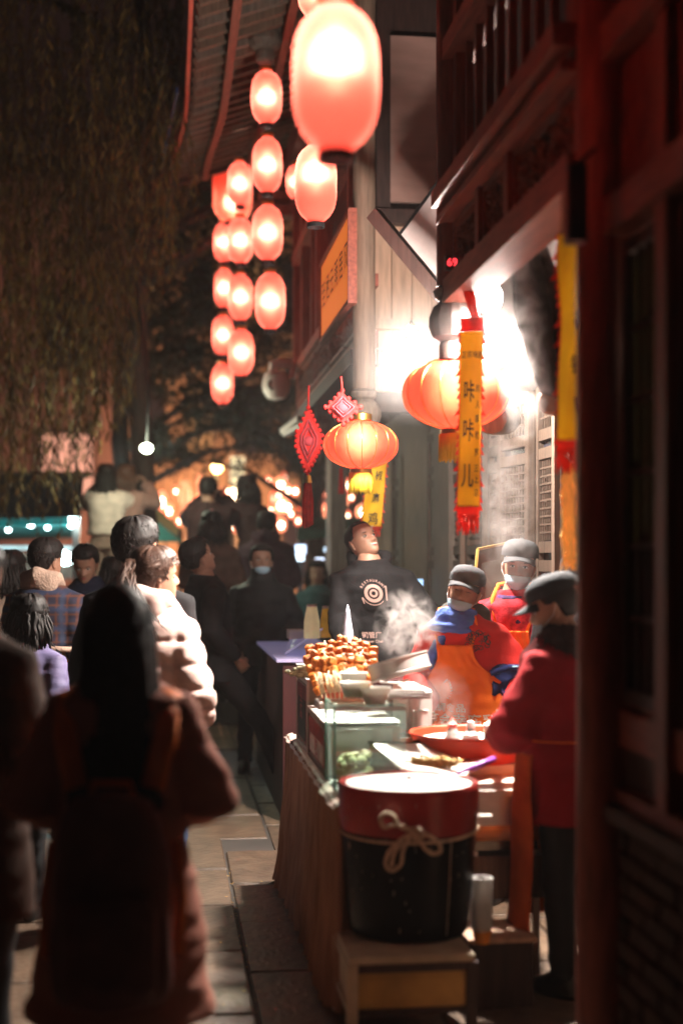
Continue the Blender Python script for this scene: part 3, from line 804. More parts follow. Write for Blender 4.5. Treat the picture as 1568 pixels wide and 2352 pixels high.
h2b((XB - .1, y0, 5.25), (XB + .15, y1, 5.45), 'eaves_beam', darkwood)
# ground floor of second house
h2b((XB + .75, 9.8, 0), (XB + .9, 14.2, 2.84), 'ground_wall', greywood)
h2b((XB + .35, 13.55, 0), (XB + .5, 14.0, 2.84), 'corner_post', greywood)
# eave cornice pieces at its far end
for i in range(5): h2b((.80 + .06 * i, 13.52 - i * .01, 4.9 + .13 * i), (1.3, 13.72, 5.0 + .13 * i), 'cornice_board', greywood)
# sign
sg = thing('orange_sign', 'orange sign board with a row of dark brush characters on the tea house', 'sign', (1.1, 10.2, 3.5))
ys0, ys1 = P(738, 0, on_x(738, 1.1)).y, P(803, 0, on_x(803, 1.1)).y
M = Matrix(((0, 0, 1, 0), (0, 1, 0, 0), (0, 0, 1, 0), (0, 0, 0, 1)))
g = G(); g.bb((1.10, ys1, 3.20), (1.13, ys0, 3.72)); g.build('board', mat('orange_board', (.95, .25, .03), .5, var=.08, emit=(1, .22, .03), estr=.6), sg, 0)  # board given an emission of its own to brighten its orange
g = G(); 
for a, b in (((1.085, ys1 - .03, 3.17), (1.14, ys0 + .03, 3.199)), ((1.085, ys1 - .03, 3.721), (1.14, ys0 + .03, 3.75)), ((1.085, ys1 - .03, 3.2), (1.14, ys1 - .001, 3.72)), ((1.085, ys0 + .001, 3.2), (1.14, ys0 + .03, 3.72))): g.bb(a, b)
g.build('frame', redwood_h, sg, 0)
g = G(); L = ys0 - ys1
for i, ch in enumerate('至栖云雨居风'):
    yy = ys0 - L * (i + .7) / 6.4
    g = G(); text(ch, .20, None, g, fn=lambda x, y, yy=yy: V((1.097, yy - x * 1.1 + y * .1, 3.48 + y))); g.build('character', mat('ink', (.05, .02, .012), .6), sg, 0, fixn=False)
pass

# ================================================================== EAVE of the roof high above (top left)
ev2 = thing('roof_eave', 'upswept tiled roof eave with red edge board and dark rafters, top left', 'roof', (.6, 12, 5.5))
def rp(u, v):   # u 0 outer edge .. 1 wall ; v along the street
    y = 8.2 + v * 6.6; xe = .17 - .13 * ss(.55, 1, v); ze = 5.46 + .10 * ss(.6, 1, v)
    return V((xe + (1.35 - xe) * u, y, ze + .42 * u))
g = G(); g.grid(6, 24, lambda u, v: rp(u, v) + V((0, 0, .10))); g.build('roof_deck', mat('dark_tile', (.03, .022, .022), .7, var=.3), ev2, 180, thick=.03, fixn=False)
g = G()
for i in range(24): g.beam(rp(-.01, i / 24) + V((0, 0, .02)), rp(-.01, (i + 1) / 24) + V((0, 0, .02)), .03, .14)
g.build('edge_board', mat('red_lacquer', (.75, .07, .04), .4, var=.2, scale=5), ev2, 0)
g = G(); g.beam(rp(0, 0), rp(.02, 0), .03, .03)
rme = None
for i in range(30):
    v = (i + .5) / 30; g = G(); g.beam(rp(.03, v), rp(.98, v), .06, .09); g.build('rafter', greywood if i % 3 == 0 else oldwood, ev2, 0)
for uu in (.26, .62):
    g = G()
    for i in range(24): g.beam(rp(uu, i / 24) - V((0, 0, .08)), rp(uu, (i + 1) / 24) - V((0, 0, .08)), .06, .09)
    g.build('purlin', redwood_h, ev2, 0)
a = rp(0, 1.0); g = G(); g.beam(a, rp(1, 1), .08, .18); g.build('end_beam', darkwood, ev2, 0)
g = G(); q0, q1 = rp(-.08, .52), rp(-.10, .97); g.beam(q0, q1, .02, .05); g.build('gutter', mat('blue_strip', (.10, .16, .40), .2, .6), ev2, 0)
# corner bracket column at the head of lantern string
pillar('dark carved hanging post under the eave above the right lantern string', .74, 10.9, 5.75, 6.3, .085, darkwood, True, 'hanging_post')
# ================================================================== THE TWO BARE BULBS
bulbm = emis('bulb_white', (1, .93, .86), 30)
def bare_bulb(label, p, r, power, arm, down=1000):
    t = thing('bulb', label, 'bulb', p)
    g = G(); g.ell(p, (r, r, r * 1.25), n=20, m=14); g.build('globe', bulbm, t, 180)
    g = G(); g.cyl(p + V((0, 0, r * 1.15)), p + V((0, 0, r * 1.15 + .06)), .022, .026); g.build('socket', whitep, t)
    g = G(); g.tube([p + V((0, 0, r + .06)), p + V((0, 0, r + .10)), *arm], .007); g.build('cord', whitep, t, 180)
    ptlight('bulb_light', (0, 0, 0), power, (1, .90, .80), r * 1.6, t)
    l = bpy.data.lights.new('bulb_downlight', 'SPOT'); l.energy = down; l.color = (1, .90, .80); l.shadow_soft_size = r * 1.6; l.spot_size = R(128); l.spot_blend = .9
    s = bpy.data.objects.new('bulb_downlight', l); C.objects.link(s); s.parent = t; s.location = (0, 0, -.01); s.rotation_euler = (R(-6), R(24), 0)
    return t
bp1, bp2 = P(945, 806, 7.3), P(1124, 684, 5.9)
bare_bulb('blinding bare white bulb hanging beside the pale post, left one of the two', bp1, .055, 560, [P(925, 775, 7.4), P(880, 812, 7.5), P(872, 850, 7.5)], 1000)
bare_bulb('blinding bare white bulb beside the yellow banner, right one of the two', bp2, .052, 40, [bp2 + V((.02, .05, .3)), bp2 + V((.02, .1, .5))], 3000)
q = P(893, 822, 7.6); g = G(); g.lathe([(.025, -.03), (.032, -.025), (.032, .03), (.02, .035), (.001, .035)], q, 18, M=Euler((0, R(70), 0)).to_matrix()); o = g.build('lamp_holder', whitep, None); tag(o, 'white round lamp holder fixed to the pale post next to the left bulb', 'lamp holder')

# ================================================================== LANTERNS
pap_r = paper('red_lantern_paper', (1.0, .12, .085), (1.0, .36, .28), .42, .06, .95)
pap_m = paper('melon_lantern_paper', (1.0, .09, .05), (1.0, .30, .2), .5, .06, .88)
silk = paper('palace_lantern_silk', (1.0, .055, .032), (1.0, .13, .08), .4, .14, .85)
lb = emis('lantern_bulb', (1, .80, .58), 28)
def tube_lantern(label, p, w, h, power=10, group=None, cord=.12, melon=False, top=None, bz=.0):
    t = thing('lantern', label, 'lantern', p, group)
    r = w / 2; n = 40; pr = []
    for i in range(n + 1):
        z = -1 + 2 * i / n; k = (1 - abs(z) ** 3.4) ** .62 if not melon else (1 - abs(z) ** 4) ** .6
        rr_ = r * max(.36, k * .999 + .0); pr.append((rr_ * (1 - .032 * (i % 2)), z * h / 2))
    g = G(); g.lathe(pr, p, 32, wob=(lambda a, z: 1 - .05 * abs(cos(4.5 * a)) ** 6) if melon else None)
    g.build('shade', pap_m if melon else pap_r, t, 180, fixn=False)
    if melon:
        for k in range(9):
            a = 2 * pi * (k + .5) / 9; g = G(); g.tube([p + V((cos(a) * x * .985, sin(a) * x * .985, z)) for x, z in pr[1::3]], .0035, 5); g.build('rib', darkwood, t, 180)
    for s, nm in ((-1, 'bottom_ring'), (1, 'top_ring')):
        g = G(); z = s * h / 2; g.lathe([(r * .38, z - s * .005), (r * .42, z), (r * .42, z + s * .022), (r * .36, z + s * .022), (r * .36, z - s * .004)], p, 20)
        g.build(nm, gold if s > 0 else blackm, t)
    g = G(); g.ell(p + V((0, 0, bz)), (.013, .013, h * .24), n=10, m=8); g.build('bulb', lb, t, 180)
    g = G(); c = p + V((0, 0, h / 2)); g.tube([c + V((r * .36, 0, .015)), c + V((0, 0, .07)), c + V((-r * .36, 0, .015))], .0025, 5); g.tube([c + V((0, 0, .07))] + ([c + V((0, 0, cord))] if top is None else [V(q) for q in top]), .0028, 5)
    g.build('cord', blackm, t, 180)
    ptlight('lantern_light', (0, 0, bz), power, (1, .82, .72), .03, t)
    return t
def LP(x, y, d, w, h, **k): return P(x, y, d), w * d / FPX, h * d / FPX
ordn = ('top', 'second', 'third', 'bottom')
gr = 'red paper lanterns hung in strings over the street'
for i, (x, y, w, h) in enumerate(((612, 224, 72, 126), (614, 379, 70, 132), (614.5, 535, 72, 132), (620.5, 692, 72, 134))):
    tube_lantern(f'{ordn[i]} red paper lantern of the right-hand string of four', *LP(x, y, 11, w, h), group=gr, top=[P(624, 130, 11.1)] if i == 0 else None)
for i, (x, y, w, h) in enumerate(((551, 422, 58, 104), (552, 553, 60, 108), (552, 683, 58, 110), (554, 810, 60, 110))):
    tube_lantern(f'{ordn[i]} red paper lantern of the middle string of four', *LP(x, y, 13.3, w, h), group=gr, top=[P(560, 350, 13.3), P(575, 325, 13.2), P(575, 250, 13)] if i == 0 else None)
for i, (x, y, w, h) in enumerate(((514, 557, 48, 94), (515, 662, 46, 92), (512, 770, 50, 94), (511, 881, 52, 96))):
    tube_lantern(f'{ordn[i]} small red paper lantern of the left string, below the ribbed one', *LP(x, y, 15.4, w, h), group=gr)
t = tube_lantern('wide ribbed red lantern with dark ribs and characters behind the middle string', *LP(534, 440, 15.1, 92, 142), melon=True, power=13, bz=-.12, group=gr)
g = G(); q = P(543, 400, 15.1); 
text('福', .12, Matrix.Translation(q + V((-.06, -.215, .12))) @ Matrix.Rotation(R(90), 4, 'X'), g); g.build('character', darkwood, t, 0, fixn=False)
tube_lantern('largest red paper lantern, close overhead at the top of the picture', *LP(771, 181, 3.85, 200, 346), power=13, cord=.3, bz=.06)
tube_lantern('red paper lantern of middle size hanging just below the largest one', *LP(725, 422, 7.9, 99, 184), power=13, cord=1.2, bz=.06)
tube_lantern('red paper lantern cut off by the top edge behind the largest one', *LP(716, -26, 6.6, 66, 130), power=8)
tube_lantern('red lantern mostly hidden behind the middle-size one, only a sliver in view', *LP(679, 418, 12.5, 44, 80), power=6)

def palace(label, x, y, w, h, d, power, fr, cordto):
    p = P(x, y, d); r = w / 2 * d / FPX; hz = h / 2 * d / FPX
    t = thing('palace_lantern', label, 'lantern', p, 'round red palace lanterns under the balcony posts')
    pr = [(max(.17 * r, r * (1 - abs(q) ** 2.3) ** .55), q * hz) for q in [-1 + i / 11 for i in range(23)]]
    g = G(); g.lathe(pr, p, 64, wob=lambda a, z: 1 - .022 * abs(cos(8 * a)) ** 5); g.build('shade', silk, t, 180, fixn=False)
    for k in range(16):
        a = 2 * pi * (k + .5) / 16 + .1; g = G(); g.tube([p + V((cos(a) * x_ * .995, sin(a) * x_ * .995, z)) for x_, z in pr], .0022, 5); g.build('rib', gold, t, 180)
    g = G(); g.lathe([(r * .20, hz - .01), (r * .30, hz), (r * .30, hz + .035), (r * .22, hz + .04)], p, 24); g.build('gold_cap', gold, t)
    g = G(); g.lathe([(r * .18, -hz + .01), (r * .29, -hz), (r * .29, -hz - .025), (r * .24, -hz - .03)], p, 24); g.build('gold_ring', gold, t)
    g = G(); rnd = random.Random(5)
    for k in range(130):
        a = 2 * pi * k / 130; c = p + V((cos(a) * r * fr, sin(a) * r * fr, -hz - .02)); l = .115 * rnd.uniform(.9, 1.05); j = V((rnd.uniform(-.006, .006), rnd.uniform(-.006, .006), -l)); g.tube([c, c + j * .5 + V((0, 0, 0)), c + j], [.0035, .0032, .002], 4)
    g.build('fringe', mat('yellow_fringe', (.85, .55, .03), .6, var=.25, scale=40, stretch=(1, 1, .1)), t, 180, kind='stuff', fixn=False)
    g = G(); g.tube([p + V((0, 0, hz + .03)), cordto], .004, 6); g.build('cord', blackm, t, 180)
    g = G(); g.ell(p, (.03, .03, .05)); g.build('bulb', emis('palace_bulb', (1, .75, .45), 22), t, 180)
    ptlight('lantern_light', (0, 0, .02), power, (1, .75, .5), .04, t)
    return t
palace('smaller flattened red palace lantern with yellow fringe, below the pale post', 828, 1022, 172, 112, 8.0, 17, .3, P(838, 950, 8.4))
palace('larger flattened red palace lantern with yellow fringe, behind the yellow banner', 1046, 904, 246, 166, 6.15, 20, .3, P(1048, 760, 6.2))

# ================================================================== BANNERS
def translu(m, k=.45):
    N, L = m.node_tree.nodes, m.node_tree.links; b = N['Principled BSDF']; o = [n for n in N if n.type == 'OUTPUT_MATERIAL'][0]
    t = N.new('ShaderNodeBsdfTranslucent'); mx = N.new('ShaderNodeMixShader'); mx.inputs[0].default_value = k
    L.new(b.inputs['Base Color'].links[0].from_socket, t.inputs[0]); L.new(b.outputs[0], mx.inputs[1]); L.new(t.outputs[0], mx.inputs[2]); L.new(mx.outputs[0], o.inputs[0]); return m
yel = translu(mat('yellow_cloth', (.98, .62, .03), .8, var=.08, scale=6, bump=.15, bscale=60))
redc = translu(mat('red_cloth', (.75, .07, .04), .8, var=.2, scale=10))
ink = mat('black_ink', (.03, .02, .018), .7)
def banner(label, top, bot, w, ang, teeth=(-1, 1), fringe=True, wav=.012, group=None):
    """hanging cloth; top/bot: centre points; ang: turn about the vertical"""
    t = thing('banner', label, 'banner', top, group)
    ax = V((cos(ang), sin(ang), 0)); nn = V((sin(ang), -cos(ang), 0)); L = (top - bot).length
    def f(x, y, o=0):   # x -1..1 , y 0 top .. 1 bottom
        p = top.lerp(bot, y) + ax * (x * w / 2); return p + nn * (wav * sin(x * 2.2 + y * 7) + wav * .6 * sin(y * 15 + 1) + o)
    g = G(); g.grid(10, 60, lambda u, v: f(u * 2 - 1, .07 + v * .86)); g.build('cloth', yel, t, 180, thick=.003, fixn=False)
    for nm, y0, y1 in (('top_band', 0, .069), ('bottom_band', .931, .975)):
        g = G(); g.grid(10, 4, lambda u, v: f(u * 2 - 1, y0 + v * (y1 - y0), .001)); g.build(nm, redc, t, 180, thick=.003, fixn=False)
    for sd in teeth:   # serrated red edging
        g = G(); n = int(L * .9 / .032)
        for i in range(n):
            y0 = .05 + .9 * i / n; y1 = .05 + .9 * (i + 1) / n; k = .05 + .05 * (1 + sin(i * 2.7)) 
            a, b, c = f(sd, y0, .002), f(sd, y1, .002), f(sd * (1 + k * .09 / w * 3), y1 + .003, .012 * sin(i))
            g.add([a, b, c, a + nn * .003, b + nn * .003, c + nn * .003], [(0, 1, 2), (3, 5, 4), (0, 2, 5, 3), (1, 4, 5, 2)])
        g.build('serrated_edge', redc, t, 0, fixn=False)
    if fringe:
        g = G(); rnd = random.Random(2); n = 13
        for i in range(n):
            x = -1 + 2 * (i + .5) / n; pts = [f(x, .975)]; l = .09 * rnd.uniform(.8, 1.2)
            for q in range(1, 6): pts.append(pts[0] + V((rnd.uniform(-.004, .004), rnd.uniform(-.004, .004), -l * q / 5 * L * .9)))
            g.tube(pts, [.0045] * 5 + [.002], 5)
        g.build('fringe', redc, t, 180, kind='stuff', fixn=False)
    return t, f, L
def chars(t, f, L, w, items):
    for ch, size, cx, cy_, sx in items:
        g = G(); text(ch, size, None, g, sx=sx, fn=lambda x, y: f(cx + x * 2 / w, cy_ - y / L, .006)); g.build('character', ink, t, 0, fixn=False)
dbn = 5.75; tp_, bt = P(1083, 730, dbn), P(1074, 1196, dbn); w = .088
t, f, L = banner('long yellow banner with big black characters before the large palace lantern', tp_, bt, w, R(-8))
chars(t, f, L, w, [('咔', .095, -.14, .372, .50), ('咔', .095, -.14, .562, .50), ('儿', .105, -.15, .785, .46), ('正', .03, -.65, .185, .7), ('宗', .03, -.15, .185, .7), ('味', .03, .35, .185, .7), ('道', .03, .75, .185, .6)] +
      [(c, .034, .66, y, .5) for c, y in (('的', .35), ('人', .43), ('都', .50), ('老', .58), ('宽', .665), ('三', .745), ('上', .80), ('店', .865))])
g = G(); q = P(1090, 560, dbn); g.tube([tp_ + V((.02, 0, -.02)), tp_ + V((-.012, 0, .10)), q + V((-.02, 0, -.05)), q], [.018, .022, .012, .004], 8, flat=.4); g.build('red_ribbon', redc, t, 180)
# far banner beside the hoodie man
tp_, bt = P(868, 1040, 9.2), P(851, 1222, 9.2)
t, f, L = banner('yellow banner with black characters partly behind the smaller palace lantern', tp_, bt, .125, R(-4), wav=.02)
chars(t, f, L, .125, [('椒', .07, .3, .30, .7), ('麻', .07, .22, .58, .7), ('鸡', .085, .1, .84, .75)])
tp_, bt = P(1309, 480, 4.75), P(1306, 1050, 4.75)
t, f, L = banner('yellow banner with red serrated edge half hidden by the foreground pillar', tp_, bt, .085, R(10), teeth=(-1,))
chars(t, f, L, .085, [('香', .07, .8, .45, .7), ('锅', .07, .8, .63, .7), ('巴', .07, .8, .8, .7)])
# gold tinsel hanging below it
g = G(); rnd = random.Random(9)
for k in range(60):
    x = rnd.uniform(1294, 1322); y = rnd.uniform(1060, 1085); c = P(x, y, 5.2); pts = [c]
    for q in range(1, 9): pts.append(c + V((rnd.uniform(-.012, .012), rnd.uniform(-.012, .012), -.045 * q)))
    g.tube(pts, .0035, 3)
o = g.build('tinsel', mat('gold_tinsel', (1, .5, .15), .2, 1, var=.3, emit=(1, .4, .1), estr=.25), None, 0, fixn=False); tag(o, 'glittering gold tinsel strands below the half-hidden yellow banner', 'tinsel')
ptlight('tinsel_lamp', tuple(P(1312, 1180, 5.6)), 3, (1, .5, .2), .03, tag(thing('tinsel_bulb', 'small warm bulb glowing behind the gold tinsel', 'bulb'), ))
o = [q for q in C.objects if q.name.startswith('tinsel_bulb')][0]; g = G(); g.ell(P(1312, 1180, 5.6), .016); g.build('globe', emis('warm_small', (1, .55, .25), 25), o, 180, world=False)

# ================================================================== CHINESE KNOT ORNAMENTS
knot = mat('red_felt', (.55, .02, .018), .85, spec=.1, var=.25, scale=30, bump=.4, bscale=80)
kn2 = mat('dark_red_felt', (.30, .02, .03), .85, var=.3, scale=40)
def rim(g, pts, r): g.tube(pts + [pts[0]], r, 6)
def orn(label, pts, d, tail, cord, name='knot_ornament'):
    c = sum((P(x, y, d) for x, y in pts), V((0, 0, 0))) / len(pts)
    t = thing(name, label, 'ornament', c)
    pp_ = [P(x, y, d) for x, y in pts]
    g = G(); g.prism([p + (c - p) * .06 for p in pp_], (0, .02, 0)); g.build('plate', knot, t, 0)
    g = G(); fine = []
    for i in range(len(pp_)):
        a, b = pp_[i], pp_[(i + 1) % len(pp_)]; m = max(1, int((a - b).length / .028))
        for k in range(m):
            q = a.lerp(b, k / m); g.ell(q + V((0, .01, 0)), .014, n=6, m=5)
    g.build('scalloped_edge', knot, t, 180)
    g = G()
    for s in (.62, .40):
        q = [c + (p - c) * s + V((0, -.012, 0)) for p in pp_]; rim(g, q, .006)
    g.ell(c + V((0, -.008, 0)), (.03, .01, .03)); g.build('centre_knot', kn2, t, 180)
    g = G(); top = min(pts, key=lambda q: q[1]); g.tube([P(*top, d), P(*cord, d)], .006, 5); g.build('cord', knot, t, 180)
    if tail:
        bx_ = max(pts, key=lambda q: q[1]); g = G(); a = P(*bx_, d); b = P(*tail, d)
        g.tube([a, a.lerp(b, .15)], [.02, .028], 8); g.build('tail_knot', gold, t)
        g = G(); rnd = random.Random(4)
        for k in range(26): o = V((rnd.uniform(-.03, .03), rnd.uniform(-.02, .02), 0)); g.tube([a.lerp(b, .12) + o * .5, a.lerp(b, .5) + o, b + o + V((0, 0, rnd.uniform(-.02, .03)))], .006, 4)
        g.build('tassel', knot, t, 180, kind='stuff', fixn=False)
    return t
orn('diamond-shaped red knot ornament above the smaller palace lantern', [(786, 897), (800, 915), (828, 935), (806, 958), (788, 974), (768, 955), (747, 935), (770, 915)], 7.7, None, (783, 865))
orn('long drop-shaped red knot ornament with a red tassel left of the palace lantern', [(708, 935), (722, 965), (740, 1000), (736, 1030), (716, 1068), (706, 1092), (694, 1062), (680, 1025), (682, 990), (697, 962)], 8.6, (706, 1206), (709, 885))
g = G(); a = P(783, 1075, 11); g.tube([a, a + V((0, 0, -.09)), a + V((0, 0, -.2))], [.012, .02, .024], 8); o = g.build('red_tassel', knot); tag(o, 'short red tassel just left of the yellow fringe', 'tassel')

# ================================================================== CCTV and camera arm, loudspeaker, small fittings
cc = mat('pink_white_plastic', (.88, .72, .68), .45, var=.06)
d = 13.0; t = thing('security_camera', 'white dome security camera on a bracket at the far corner of the tea house', 'security camera', P(635, 880, d))
g = G(); g.bb(P(668, 868, d), P(677, 830, d) + V((0, .1, 0))); g.build('wall_plate', cc, t, 0)
g = G(); g.tube([P(672, 836, d), P(640, 834, d), P(628, 838, d), P(627, 856, d)], [.05, .045, .045, .045], 12); g.build('arm', cc, t)
g = G(); c = P(634, 885, d); g.lathe([(.06, .13), (.10, .11), (.125, .04), (.128, -.02), (.12, -.06), (.08, -.12), (.001, -.14)], c, 28); g.build('dome', cc, t)
g = G(); g.lathe([(.001, .13), (.05, .128), (.055, .11)], P(627, 887, d) + V((-.0, .01, 0)), 20, M=Euler((R(90), 0, 0)).to_matrix()); g.build('lens', mat('lens_black', (.01, .01, .012), .1), t)
g = G(); g.box(P(627, 868, d) + V((0, -.115, 0)), (.13, .03, .012)); g.build('visor', cc, t, 0)
g = G(); g.beam(P(650, 992, 12.6), P(690, 962, 12.2), .06, .05); g.beam(P(655, 998, 12.5), P(700, 975, 12.1), .05, .04); o = g.build('flood_light', cc, None, 0); tag(o, 'pair of pale slim floodlights at the corner below the security camera', 'floodlight')
for i, (x, y, d, r) in enumerate(((745, 985, 10.2, .07), (722, 958, 11.6, .07), (730, 1020, 11, .05))):
    g = G(); q = P(x, y, d); g.lathe([(r * .7, .16), (r, .13), (r * .8, .09), (r * 1.3, .03), (r * 1.2, -.03), (r * .7, -.07), (r * .4, -.12), (.001, -.13)], q, 24); o = g.build('lotus_finial', greywood); tag(o, ('grey carved lotus bud hanging under the tea house beam, nearest', 'grey carved lotus bud hanging under the tea house beam, further off', 'small grey carved bud below the nearest lotus bud')[i], 'finial')
g = G(); q = P(1078, 905 + 40, 6.6); g.lathe([(.001, 0), (.07, 0), (.075, .01), (.075, .2)], P(890, 1330, 6.6) * 0 + P(1128, 960, 6.3) , 24, M=Euler((R(-85), 0, R(-30))).to_matrix()); o = g.build('drum', greywood); tag(o, 'grey drum-like beam end behind the large palace lantern', 'beam end')
g = G(); q = P(845, 1228, 10.4); g.box(q, (.075, .03, .14)); o = g.build('light_box', emis('cool_sign', (.75, 1, .95), 3), None, 0); tag(o, 'small glowing white light box beside the smiling man', 'light box')
# smoke-grey flag shapes behind banner: open gold frame board behind the workers
t = thing('frame_board', 'dark menu board with a thin gold frame standing behind the scarfed worker', 'board', P(1110, 1340, 7.3))
c4 = [P(1070, 1530, 7.3), P(1095, 1262, 7.4), P(1160, 1248, 7.5), P(1200, 1530, 7.3)]
g = G(); g.prism(c4, (0, .02, 0)); g.build('board', mat('board_dark', (.08, .055, .035), .7, var=.4, scale=4), t, 0)
for i in range(3): g = G(); g.beam(c4[i] - V((0, .012, 0)), c4[i + 1] - V((0, .012, 0)), .013, .013); g.build('frame_rail', mat('gold_paint', (.6, .42, .12), .4, .3), t, 0)
for i, (x, y) in enumerate(((955, 1340), (960, 1385), (958, 1420))):
    pass

# ================================================================== THE STALL TABLE
ZT = .74
tb = thing('stall_table', 'long snack stall table with a pleated brown cloth skirt', 'table', (.95, 6, 0))
pink = mat('pink_oilcloth', (.62, .46, .40), .35, var=.3, scale=9, bump=.2)
g = G(); g.bb((.60, 4.99, ZT - .03), (1.04, 7.05, ZT)); g.build('table_top', pink, tb, 0)
for x, y in ((.66, 5.05), (.98, 5.05), (.66, 6.98), (.98, 6.98)): g = G(); g.bb((x - .02, y - .02, 0), (x + .02, y + .02, ZT - .03)); g.build('leg', steel, tb, 0)
cl = mat('brown_pleated_cloth', (.34, .19, .115), .85, var=.25, scale=5, stretch=(6, 6, 1), bump=.3, bscale=60)
def skirt(u, v):
    # runs from the near right corner round the near left corner to the far left corner and round
    per = u * 3.05; z = (ZT - .004) * (1 - v) + .015 * v
    if per < .30: p = V((.88 - per, 4.975, z)); n = V((0, -1, 0))
    elif per < .30 + 2.1: p = V((.592, 4.985 + per - .30, z)); n = V((-1, 0, 0))
    else: p = V((.592 + (per - 2.4), 7.075, z)); n = V((0, 1, 0))
    fl = .012 + .012 * v + .03 * v * ss(1.2, 2.3, per)
    pl = (.010 + .010 * v) * sin(per * 95 + 1.3 * sin(per * 11)) + .010 * v * sin(per * 31 + 2 * v) + .016 * noise.noise(V((per * 8, v * 3, 0))) * (.3 + v)
    return p + n * (fl * v + pl)
g = G(); g.grid(520, 12, skirt); o = g.build('cloth_skirt', cl, tb, 180, fixn=False)
g = G(); g.grid(120, 3, lambda u, v: V((.583 + .004 * sin(u * 60) * v - .008 * v + (.035 * (1 - v)), 4.98 + u * 2.1, ZT + .004 - .022 * v * v))); g.build('plastic_edge', pink, tb, 180, fixn=False)
# pots, trays and cases
glass = thinglass('clear_glass', (.86, .95, .92), .10); gedge = mat('green_glass_edge', (.25, .55, .45), .15, var=.2, trans=.3)
def case(label, ya, yb, h, poster=None, xw=.27, x0=.612, name='display_case', cat='display case', mt=None):
    t = thing(name, label, cat, (x0, ya, ZT))
    def pane(a, b, nm='glass_pane', m=glass): g = G(); g.bb(a, b); return g.build(nm, m, t, 0)
    zt = ZT + h
    pane((x0, ya + .004, ZT + .01), (x0 + .005, yb - .004, zt - .006)); pane((x0 + .006, ya, ZT + .01), (x0 + xw, ya + .005, zt - .006))
    pane((x0, ya, zt - .005), (x0 + xw, yb, zt)); 
    for (x, y) in ((x0, ya), (x0, yb)):
        g = G(); g.bb((x - .002, y - .003, ZT), (x + .006, y + .005, zt)); g.build('edge', gedge if not poster else steel, t, 0)
    g = G(); g.bb((x0 - .001, ya - .002, zt), (x0 + .004, yb, zt + .004)); g.bb((x0 + .0045, ya - .002, zt), (x0 + xw, ya + .003, zt + .004)); g.build('top_edge', gedge, t, 0)
    g = G(); g.bb((x0 + .0045, ya - .003, zt - .018), (x0 + xw, ya - .0005, zt - .003)); g.build('rail', whitep, t, 0)
    return t, zt
t1, z1 = case('clear glass case at the near left corner of the stall, bowls on top', 5.25, 5.55, .32)
g = G(); g.bb((.62, 5.256, ZT + .001), (.878, 5.546, ZT + .008)); g.build('added_white_floor', whitep, t1, 0)  # white sheet added to brighten the inside of the case
g = G(); g.bb((.63, 5.535, ZT + .009), (.876, 5.541, ZT + .20)); g.build('added_white_board', whitep, t1, 0)  # upright white board, also added to lighten the case interior
g = G(); rnd = random.Random(3)
for k in range(60): g.ell(V((rnd.uniform(.66, .76), rnd.uniform(5.33, 5.48), ZT + .02 + rnd.uniform(0, .10))), (.022, .02, .014), n=6, m=4)
o = g.build('cabbage_heap', mat('pale_cabbage', (.75, .72, .38), .6, var=.2, scale=20)); tag(o, 'heap of pale yellow pickled cabbage inside the glass case', 'food')
def poster_box(label, ya, yb, h, bg, txt, mt):
    t = thing('poster_box', label, 'display box', (.62, ya, ZT)); x0 = .615
    g = G(); g.bb((x0 + .008, ya + .01, ZT + .004), (x0 + .30, yb - .01, ZT + h - .008)); g.build('case_body', mat('milky_glass', (.55, .52, .45), .25, var=.2, scale=4), t, 0)
    for a, b in (((x0, ya, ZT + .0), (x0 + .012, ya + .016, ZT + h)), ((x0, yb - .016, ZT), (x0 + .012, yb, ZT + h)), ((x0, ya + .017, ZT + h - .02), (x0 + .012, yb - .017, ZT + h)), ((x0, ya + .017, ZT), (x0 + .012, yb - .017, ZT + .016))):
        g = G(); g.bb(a, b); g.build('frame_rail', mt, t, 0)
    g = G(); g.bb((x0, ya - .002, ZT + h), (x0 + .30, yb, ZT + h + .006)); g.build('top', whitep, t, 0)
    g = G(); g.bb((x0 + .003, ya + .03, ZT + .03), (x0 + .0075, yb - .03, ZT + h - .035)); ps = g.build('poster', bg, t, 0)
    g = G(); g.bb((x0 + .001, ya + .09, ZT + .04), (x0 + .0029, yb - .09, ZT + h - .10)); g.build('poster_panel', mat('poster_white', (.6, .55, .5), .6, var=.4, scale=20) if mt == greywood else mat('poster_dark', (.03, .05, .05), .5, var=.4, scale=20), ps, 0)
    L = yb - ya
    for i, c in enumerate(txt): g = G(); text(c, .075, None, g, fn=lambda x, y, i=i: V((x0 - .001, ya + L * .5 - x * 1.6, ZT + h * .72 - i * .075 + y))); g.build('character', mat('poster_red', (.45, .03, .03), .5) if mt == greywood else mat('poster_pink', (.5, .12, .12), .5), ps, 0, fixn=False)
    return t
poster_box('low display box with red and white poster behind the glass case', 5.58, 6.28, .215, mat('poster_red2', (.25, .03, .03), .4, var=.4, scale=14), '小吃', greywood)
poster_box('tall silver-framed display box with dark red poster, far end of the stall', 6.33, 6.85, .325, mat('poster_maroon', (.20, .03, .04), .4, var=.5, scale=14), '豆腐', steel)
